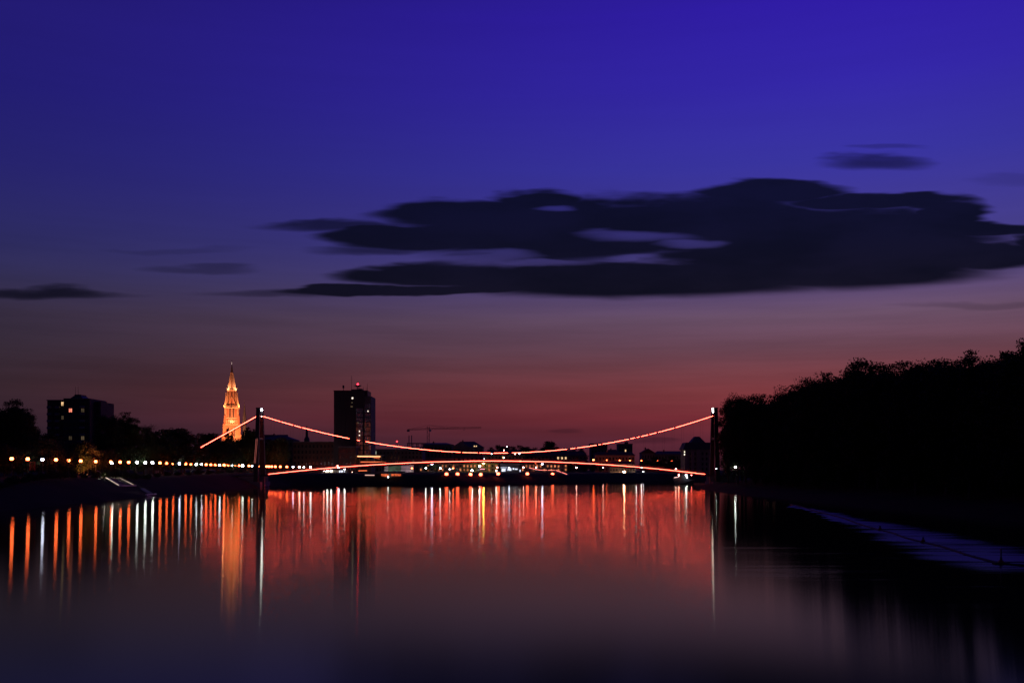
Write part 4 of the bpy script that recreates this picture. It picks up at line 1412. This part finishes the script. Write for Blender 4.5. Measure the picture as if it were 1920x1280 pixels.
# shop fronts at mid bridge
sh = block('shop_row', 'low shop row with bluish lit windows behind the fifth quay floodlight', 'shops', 938, 974, 871, 650, 10, 'grey', rows=0, group=CG)
for p0_, p1_, q0_, q1_ in ((940.5, 948.5, 878.4, 883.2), (951.5, 959, 877.5, 881.8), (961, 964, 876.8, 879.8), (965.4, 970.5, 878, 880.4), (974.5, 976, 880, 884)):
    MB().box(at(p0_, 0, 650).x, at(p1_, 0, 650).x, 649.7, 649.95, at(0, q1_, 650).z, at(0, q0_, 650).z).build('shop_window', E['winblue'], sh)
MB().bar(at(939, 876.2, 649.3), at(950, 876.2, 649.3), .25).build('sign_tube', E['winblue'], sh)
MB().bar(at(900, 879, 640), at(909, 879, 640), .4).build('awning_light', emit('pink_neon', (1, .25, .35), 2.2), sh)
MB().bar(at(842, 878.9, 640), at(848, 878.9, 640), .35).build('awning_light', E['winblue'], sh)
E['hall'] = emit('added_window_glow', (1, .30, .12), .55, .8, .5)  # window glow added to warm the far bank
RH = random.Random(14)
block('added_hall', 'low pale hall added to catch lamp light behind the first four quay floodlights', 'building', 786, 934, 867.5, 668, 12, 'pale', 'roof', 863.5, 2, 22, [(i, j) for i in range(22) for j in (0, 1) if RH.random() < .5], 3, CG, 'hall')  # hall added so the quay lamps have a wall to light
block('added_house', 'low pale house added to catch lamp light behind the red-lit gangway', 'building', 977, 1064, 868, 692, 12, 'pale', 'roof', 864, 2, 13, [(i, j) for i in range(13) for j in (0, 1) if RH.random() < .5], 3, CG, 'hall')  # house added as another pale wall for nearby lamps to light
# hoarding
ho = thing('hoarding', 'pale grey and green printed hoarding along the quay right of the hotel', 'hoarding', (at(748, 0, 575).x, 575, 6))
hp = [720.5, 728, 736, 745, 752, 760, 768, 776]
hm = [mat('hoarding_grey', (.55, .52, .55), .8, .5, .5), mat('hoarding_green', (.10, .22, .14), .8, .5, .4), mat('hoarding_mauve', (.42, .36, .46), .8, .6, .7)]
for i, (a, b) in enumerate(zip(hp[:-1], hp[1:])):
    q0_ = 871 if i else 873
    MB().box(at(a, 0, 575).x + .04, at(b, 0, 575).x - .04, 575, 575.3, at(0, 883 + (i > 4) * 1.5, 575).z, at(0, q0_, 575).z).build('panel', hm[[0, 1, 1, 1, 2, 2, 0][i]], ho)
    MB().bar((at(a, 0, 575).x, 575.6, 4.5), (at(a, 0, 575).x, 575.6, at(0, 872, 575).z), .2).build('post', M['darksteel'], ho)
MB().box(at(720.5, 0, 575).x, at(776, 0, 575).x, 574.7, 574.95, at(0, 879.6, 575).z, at(0, 879.0, 575).z).build('rail', M['darksteel'], ho)
for p in (732, 762):  # two spots with housings, added to brighten the panels
    h = at(p, 886, 570.5)
    MB().cbox((h.x, h.y, h.z), .5, .35, .3).build('added_flood_housing', M['darksteel'], ho)
    spot('added_hoarding_flood', (h.x, h.y + .3, h.z + .2), (h.x, 575, h.z + 2.2), 420, (1, .82, .76), 140, ho)
# building site and crane
KY = 930.0
cr = thing('tower_crane', 'dark tower crane with a long jib above the centre of the city', 'crane', (at(803, 0, KY).x, KY, 6.4))
kx = lambda p: at(p, 0, KY).x
kz = lambda q: at(0, q, KY).z
tz, jz = kz(797), kz(803.6)


def lattice(a, b, w, n):
    mb = MB()
    a, b = Vector(a), Vector(b)
    d = (b - a)
    up = Vector((0, 0, 1)) if abs(d.normalized().z) < .9 else Vector((1, 0, 0))
    s = Vector((0, 1, 0))
    cs = [up * w / 2 + s * w / 2, up * w / 2 - s * w / 2, -up * w / 2 + s * w / 2, -up * w / 2 - s * w / 2]
    for c in cs:
        mb.bar(a + c, b + c, .22)
    for k in range(n):
        p, q = a + d * k / n, a + d * (k + 1) / n
        for i, j in ((0, 2), (1, 3), (0, 1), (2, 3)):
            mb.bar(p + cs[i], q + cs[j], .13) if k % 2 else mb.bar(p + cs[j], q + cs[i], .13)
    return mb


lattice((kx(803), KY, 6.4), (kx(803), KY, tz - 1), 2.0, 16).build('mast', M['darksteel'], cr)
lattice((kx(803), KY, jz), (kx(902.5), KY, kz(801.5)), 1.2, 30).build('jib', M['darksteel'], cr)
lattice((kx(803), KY, jz), (kx(764), KY, kz(805.2)), 1.2, 10).build('counter_jib', M['darksteel'], cr)
MB().cbox((kx(765.5), KY, kz(807)), 2.4, 1.6, 1.8).build('counterweight', M['concrete'], cr)
MB().bar((kx(803), KY, tz), (kx(768), KY, kz(804)), .15).bar((kx(803), KY, tz), (kx(840), KY, kz(802.4)), .15).bar((kx(803), KY, tz), (kx(872), KY, kz(801.5)), .15).build('tie_rods', M['darksteel'], cr)
MB().cbox((kx(803) + 1.9, KY - .5, jz - 1.6), 1.6, 1.6, 2.0).build('cab', M['white'], cr)
MB().bar((kx(870), KY, kz(802)), (kx(870), KY, kz(806)), .12).cbox((kx(870), KY, kz(806.4)), .6, .4, .6).build('hook', M['darksteel'], cr)
si = thing('building_shell', 'unfinished concrete building shell with two tall columns under the crane', 'building', (kx(780), KY - 20, 6.4))
SY = KY - 20
sxp = lambda p: at(p, 0, SY).x
szp = lambda q: at(0, q, SY).z
for i in range(5):
    z_ = szp(830) - 3.6 * i
    MB().box(sxp(762.5), sxp(814), SY, SY + 16, z_ - .5, z_).build('floor_slab', M['concrete'], si)
for p in (764, 771, 781, 791, 801, 812):
    for dy_ in (1, 15):
        MB().bar((sxp(p), SY + dy_, 6), (sxp(p), SY + dy_, szp(830) - .5), .7).build('column', M['concrete'], si)
for p in (766, 771):
    MB().bar((sxp(p), SY + 4, szp(830)), (sxp(p), SY + 4, szp(815.5)), .7).build('tall_column', M['concrete'], si)
bk = thing('roof_beacon', 'small red warning light on a short mast right of the hotel', 'beacon', (at(744.3, 0, 712).x, 712, at(0, 843, 712).z))
MB().bar(at(744.3, 843, 712), at(744.3, 829, 712), .3).build('mast', M['darksteel'], bk)
MB().ball(at(744.3, 827.3, 712), .55).build('light', emit('small_beacon', (1, .04, .05), 5), bk)
# bright upper windows far off
for i, (p, q, lab) in enumerate(((944.6, 843.8, 'pinkish far lamp at the top of the terraces, under the cable'), (950, 837, 'topmost small far lamp among the far trees'),
                                 (922, 850.8, 'far lamp in a gap of the cable light line'), (965.7, 850.8, 'far pinkish lamp just under the cable line right of centre'),
                                 (945.3, 857.8, 'far white lamp between cable line and deck line at centre'), (974, 850, 'far small lamp right of the pinkish one under the cable'),
                                 (1151.5, 848.2, 'far white lamp under the small tower block'), (874, 860.2, 'small far lamp left of mid bridge above the deck line'),
                                 (902.5, 859.8, 'left one of two far lamps above the yellow lamp'), (907.3, 859.8, 'right one of two far lamps above the yellow lamp'))):
    street_lamp(p, q, 840 if i != 1 else 1000, 'P' if i in (0, 3) else 'W', .30, lab, 'far lamps in the city')

# ------------------------------------------------------------------ landing stage, kiosk, boats, gangways
gw = thing('lit_gangway', 'zigzag gangway outlined in red light on the far quay', 'gangway', (at(1030, 0, 612).x, 612, 3))
gpts = [(992.4, 876.4), (1004.4, 879.2), (1014.2, 881), (1042, 881), (1064.9, 889.2)]
GYs = [640, 632, 626, 616, 606]
g3 = [at(p, q, y) for (p, q), y in zip(gpts, GYs)]
for a, b in zip(g3[:-1], g3[1:]):
    MB().bar(a + Vector((0, 1.2, -.5)), b + Vector((0, 1.2, -.5)), 2.4, .4).build('walkway', M['darksteel'], gw)
    n = max(2, int((b - a).length / 7))
    for k in range(n):
        p, q = a.lerp(b, k / n), a.lerp(b, (k + .86) / n)
        MB().bar(p, q, .16).build('light_line', emit('gangway_light', (1, .22, .16), 3.5), gw)
    MB().bar((a.x, a.y + 1.2, ground_z(a.x, a.y + 1.2) - .5), a + Vector((0, 1.2, -.5)), .3).build('support', M['darksteel'], gw)

ls = thing('landing_stage', 'long dark landing stage with a thin red light line at the left', 'landing stage', (at(617, 0, 541).x, 541, 0))
MB().box(at(598, 0, 541).x, at(640, 0, 541).x, 537, 543, 4.6, 5.2).build('platform', M['wood'], ls)
MB().bar(at(602.5, 888.6, 536.7), at(631.6, 888.6, 536.7), .14).build('red_light_line', emit('stage_red', (1, .03, .04), 3.0), ls)
for p in (600, 612, 624, 637):
    MB().bar((at(p, 0, 538).x, 538, -1), (at(p, 0, 538).x, 538, 5.0), .5, n=8).build('pile', M['wood'], ls)
kq = thing('kiosk', 'low kiosk with lit counters beneath the deck line left of the hotel', 'kiosk', (at(622, 0, 588).x, 588, 5.8))
MB().box(at(604, 0, 588).x, at(650, 0, 588).x, 588, 593, 5.6, at(0, 880.5, 588).z).build('walls', M['pale'], kq)
MB().box(at(602, 0, 588).x, at(652, 0, 588).x, 586.4, 594, at(0, 880.4, 588).z, at(0, 879.4, 588).z).build('roof', M['slate'], kq)
for a, b, key in ((610, 617, 'winw'), (618.5, 624, 'winw'), (636, 638, 'winblue'), (639, 643, 'winblue'), (645, 647, 'winblue')):
    MB().box(at(a, 0, 588).x, at(b, 0, 588).x, 587.8, 587.97, at(0, 885, 588).z, at(0, 881.5, 588).z).build('counter', E[key], kq)
rg_ = thing('sloping_gangway', 'sloping gangway with a row of small lamps leading down to the water', 'gangway', (at(664, 0, 540).x, 540, 1))
ga_, gb_ = at(646, 888.6, 545), at(679, 902.5, 531)
MB().bar(ga_ + Vector((0, 0, -.3)), gb_ + Vector((0, 0, -.3)), 3.2, .4).build('walkway', M['wood'], rg_)
MB().bar(ga_ + Vector((-.3, -1.7, .2)), gb_ + Vector((-.3, -1.7, .2)), .14).build('handrail', M['steel'], rg_)
for i, (p, q) in enumerate(((660.5, 884.5), (665, 889.5), (668, 892), (671, 893), (674.2, 894.7), (677.5, 897), (680.6, 898.8))):
    MB().ball(at(p, q, 541 - i), .3 if i == 4 else .17).build('lamp', emit('gangway_lamp', (1, .5, .42), 10), rg_)
# restaurant boat
YB = 536.0
rb_ = thing('restaurant_boat', 'moored restaurant boat with glowing orange awnings', 'boat', (at(728, 0, YB).x, YB + 3, 0))
bx0, bx1 = at(698, 0, YB).x, at(757, 0, YB).x
z0_ = at(0, 895, YB).z
hl = MB().add([(bx0 + 1.5, YB + .6, 0 - .6), (bx1 - 1.5, YB + .6, -.6), (bx1 - 1.5, YB + 5.4, -.6), (bx0 + 1.5, YB + 5.4, -.6),
               (bx0, YB, z0_), (bx1, YB, z0_), (bx1, YB + 6, z0_), (bx0, YB + 6, z0_)],
              [(0, 3, 2, 1), (4, 5, 6, 7), (0, 1, 5, 4), (1, 2, 6, 5), (2, 3, 7, 6), (3, 0, 4, 7)])
hl.build('hull', M['hull'], rb_)
MB().box(bx0 + 3, bx1 - 1, YB + .8, YB + 5.2, z0_, at(0, 887.2, YB).z).build('cabin', M['wood'], rb_)
for a, b, q0_, q1_ in ((714.3, 728.5, 888.2, 894), (732.8, 751.5, 888, 891.6)):
    xs_ = np.linspace(a, b, 6)
    for p, q in zip(xs_[:-1], xs_[1:]):
        MB().box(at(p, 0, YB).x + .08, at(q, 0, YB).x - .08, YB + .55, YB + .75, at(0, q1_, YB).z, at(0, q0_, YB).z).build('awning_bay', E['canopy'], rb_)
for a, b in ((702, 727), (727.5, 747)):
    MB().gable(at(a, 0, YB).x, at(b, 0, YB).x, YB + .6, YB + 5.4, at(0, 886.6, YB).z, at(0, 882.6, YB).z, 'y', .4).build('tent_roof', M['pale'], rb_)
MB().ball(at(727.6, 894, YB - .2), .25).build('lamp', E['W'], rb_)
MB().bar(at(684.5, 890.2, YB), at(702, 890.4, YB), .45).build('light_bar', emit('boat_bar', (1, .55, .45), .9), rb_)
MB().bar(at(672, 882.1, 552), at(688, 881.8, 552), .35).build('sign_bar', E['sign'], rb_)
# moored tug
YT = 560.0
tg = thing('moored_tug', 'small dark tug with red and white lamps moored at right', 'boat', (at(1281, 0, YT).x, YT + 2, 0))
tx0, tx1 = at(1262, 0, YT).x, at(1303, 0, YT).x
hl = MB().add([(tx0 + 2, YT + .5, -.5), (tx1 - 1, YT + .5, -.5), (tx1 - 1, YT + 3.5, -.5), (tx0 + 2, YT + 3.5, -.5),
               (tx0, YT + 1.2, 3.3), (tx1, YT, 2.6), (tx1, YT + 4, 2.6), (tx0, YT + 2.8, 3.3)],
              [(0, 3, 2, 1), (4, 5, 6, 7), (0, 1, 5, 4), (1, 2, 6, 5), (2, 3, 7, 6), (3, 0, 4, 7)])
hl.build('hull', M['hull'], tg)
MB().box(at(1275, 0, YT).x, at(1292, 0, YT).x, YT + .9, YT + 3.2, 2.6, 5.2).build('cabin', M['darkclad'], tg)
MB().box(at(1279, 0, YT).x, at(1287, 0, YT).x, YT + 1.2, YT + 2.9, 5.2, 6.8).build('wheelhouse', M['darkclad'], tg)
for p in (1276.5, 1281, 1285.5, 1290):
    MB().cbox(at(p, 890.5, YT + .8), .8, .12, .7).build('porthole', M['glass'], tg)
MB().ball(at(1272.8, 890.3, YT - .1), .36).build('red_lamp', emit('tug_red', (1, .28, .22), 40), tg)
MB().ball(at(1286.3, 889.8, YT - .1), .34).build('white_lamp', E['W'], tg)
MB().ball(at(1288, 894.3, YT - .3), .26).build('white_lamp', E['W'], tg)
MB().ball(at(1296.4, 890.2, YT - .1), .24).build('red_lamp', emit('tug_red2', (1, .15, .12), 40), tg)
MB().bar(at(1264, 895, YT), at(1273, 893.6, YT), .35).build('light_bar', emit('tug_bar', (1, .6, .55), 1.6), tg)
MB().bar((at(1283, 0, YT).x, YT + 2, 6.6), (at(1283, 0, YT).x, YT + 2, 9.0), .14).build('mast', M['darksteel'], tg)

# ------------------------------------------------------------------ steps down the left bank
def bank_pt(p, q, lift=0.0):
    """point of the left bank surface seen at the pixel"""
    Y = 150.0
    while Y < 500:
        v = at(p, q, Y)
        if v.z <= ground_z(v.x, v.y) + lift:
            return v
        Y += .5
    return at(p, q, 300)


sa, sb_, sc_, sd_ = bank_pt(198.5, 896.8), bank_pt(223, 896.4), bank_pt(222.5, 911.2), bank_pt(250, 910.4)
sp_ = thing('bank_steps', 'pale-edged flight of steps running down the left bank', 'steps', tuple(sa))
for a, b, k_e in ((sa, sc_, .55), (sb_, sd_, .28)):
    MB().bar(a + Vector((0, 0, .1)), b + Vector((0, 0, .1)), .55, .35).build('edge_kerb', M['concrete'], sp_)
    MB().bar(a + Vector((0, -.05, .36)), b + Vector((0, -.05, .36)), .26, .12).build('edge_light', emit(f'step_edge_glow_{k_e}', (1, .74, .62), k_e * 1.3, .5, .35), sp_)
MB().bar(sc_ + Vector((0, 0, .1)), bank_pt(255, 910.3) + Vector((0, 0, .1)), .35, .3).build('landing_edge', M['white'], sp_)
MB().bar(bank_pt(190, 895) + Vector((0, 0, .15)), bank_pt(199, 895) + Vector((0, 0, .15)), .4, .3).build('top_edge', M['white'], sp_)
MB().bar(bank_pt(206, 894.6) + Vector((0, 0, .15)), bank_pt(221, 894.6) + Vector((0, 0, .15)), .3, .25).build('top_edge', M['white'], sp_)
for k in range(14):
    t_k = (k + .5) / 14
    a, b = sa.lerp(sc_, t_k), sb_.lerp(sd_, t_k)
    MB().bar(a + Vector((.3, 0, -.02)), b + Vector((-.3, 0, -.02)), .42, .22).build('step', M['concrete'], sp_)
lf = thing('lower_ramp', 'pale lower ramp ending in a small landing at the waterline', 'ramp', tuple(bank_pt(275, 922)))
ra, rb2 = bank_pt(265.5, 916), bank_pt(283, 926)
MB().bar(ra + Vector((0, 0, .08)), rb2 + Vector((0, 0, .08)), 1.6, .25).build('ramp', M['concrete'], lf)
MB().bar(bank_pt(274, 927.5) + Vector((0, 0, .1)), bank_pt(292, 926.4) + Vector((0, 0, .1)), .5, .3).build('landing_edge', M['white'], lf)
MB().bar(bank_pt(274, 929) + Vector((0, 0, .1)), bank_pt(288, 932) + Vector((0, 0, .1)), .35, .25).build('landing_edge', M['white'], lf)
MB().bar(at(292, 932.4, 287), at(352, 932.6, 287), .22, .2).build('quay_edge', M['concrete'], lf)
# lights that brighten the steps: two small bollard lamps at their edges
for p, q, lab in ((196, 893.5, 'small white bollard light at the top left of the steps'), (226, 893.5, 'small white bollard light at the top right of the steps')):
    h = bank_pt(p, q + 2) + Vector((0, -.6, .9))
    t = thing('bollard_light', lab, 'bollard light', (h.x, h.y, h.z - 1.1), 'bollard lights at the steps')
    MB().bar((h.x, h.y, h.z - 1.1), (h.x, h.y, h.z + .15), .16, n=8).build('post', M['darksteel'], t)
    MB().cbox((h.x, h.y - .1, h.z), .10, .05, .06).build('lens', emit('bollard_glow', (1, .85, .7), 60), t)
    spot('step_light', (h.x, h.y - .3, h.z + .1), (h.x + 2.5, h.y - 6, h.z - 4), 900, (1, .85, .72), 100, t)
ar = thing('curved_rail', 'pale curved handrail end at the top of the steps', 'handrail', tuple(bank_pt(188, 894)))
ap_ = [at(181.5, 882, 318), at(185.5, 883.2, 318), at(188.8, 886, 318), at(190, 889, 318), at(188.5, 892, 318)]
MB().path(ap_, .13, 6).build('tube', M['white'], ar)
MB().bar(ap_[-1], ap_[-1] + Vector((0, 0, -1)), .2).build('foot', M['white'], ar)
bd = thing('notice_frame', 'faint reddish lattice board below the second promenade lamp', 'notice board', (at(61, 0, 262).x, 262, 6.1))
for p in (56, 65.5):
    MB().bar(at(p, 881.5, 262), at(p, 865, 262), .12).build('post', M['redpaint'], bd)
for q in np.linspace(866, 880, 7):
    MB().bar(at(56, q, 261.9), at(65.5, q, 261.9), .07).build('slat', M['redpaint'], bd)

# ------------------------------------------------------------------ floating boom with buoys
bo = thing('floating_boom', 'thin dark floating line stretched over the ruffled water at right', 'boom', tuple(BOOM[2]))
pts = []
for a, b in zip(BOOM[:-1], BOOM[1:]):
    for k in range(8):
        pts.append(a.lerp(b, k / 8) + Vector((.25 * math.sin(k * .8), 0, .05)))
MB().path(pts, .12, 6).build('line', M['rope'], bo)
for k in range(0, len(pts), 2):
    MB().ball(pts[k] + Vector((0, 0, .0)), .13, 1, 6, 4).build('float', M['rope'], bo)
for p, lab, r, st2 in ((at(1650, 993, 131.2), 'dark reddish buoy on the boom, the farther one', .24, 0), (at(1731, 1016, 109), 'reddish buoy on the middle of the boom', .24, 0),
                       (at(1877, 1056, 84), 'buoy with an upright stick at the near end of the boom', .24, 1)):
    t = thing('buoy', lab, 'buoy', (p.x, p.y, 0), 'buoys on the floating boom')
    MB().ball((p.x, p.y, .2), r, .85, 10, 6).build('float', M['redpaint'], t, True)
    MB().frustum(p.x, p.y, 8, .12, .08, .4, .62).build('eyelet', M['darksteel'], t)
    if st2:
        MB().bar((p.x, p.y, .3), (p.x, p.y, 1.35), .09).build('stick', M['darksteel'], t)
        MB().cbox((p.x, p.y, .08), 1.2, .6, .2).build('raft', M['wood'], t)
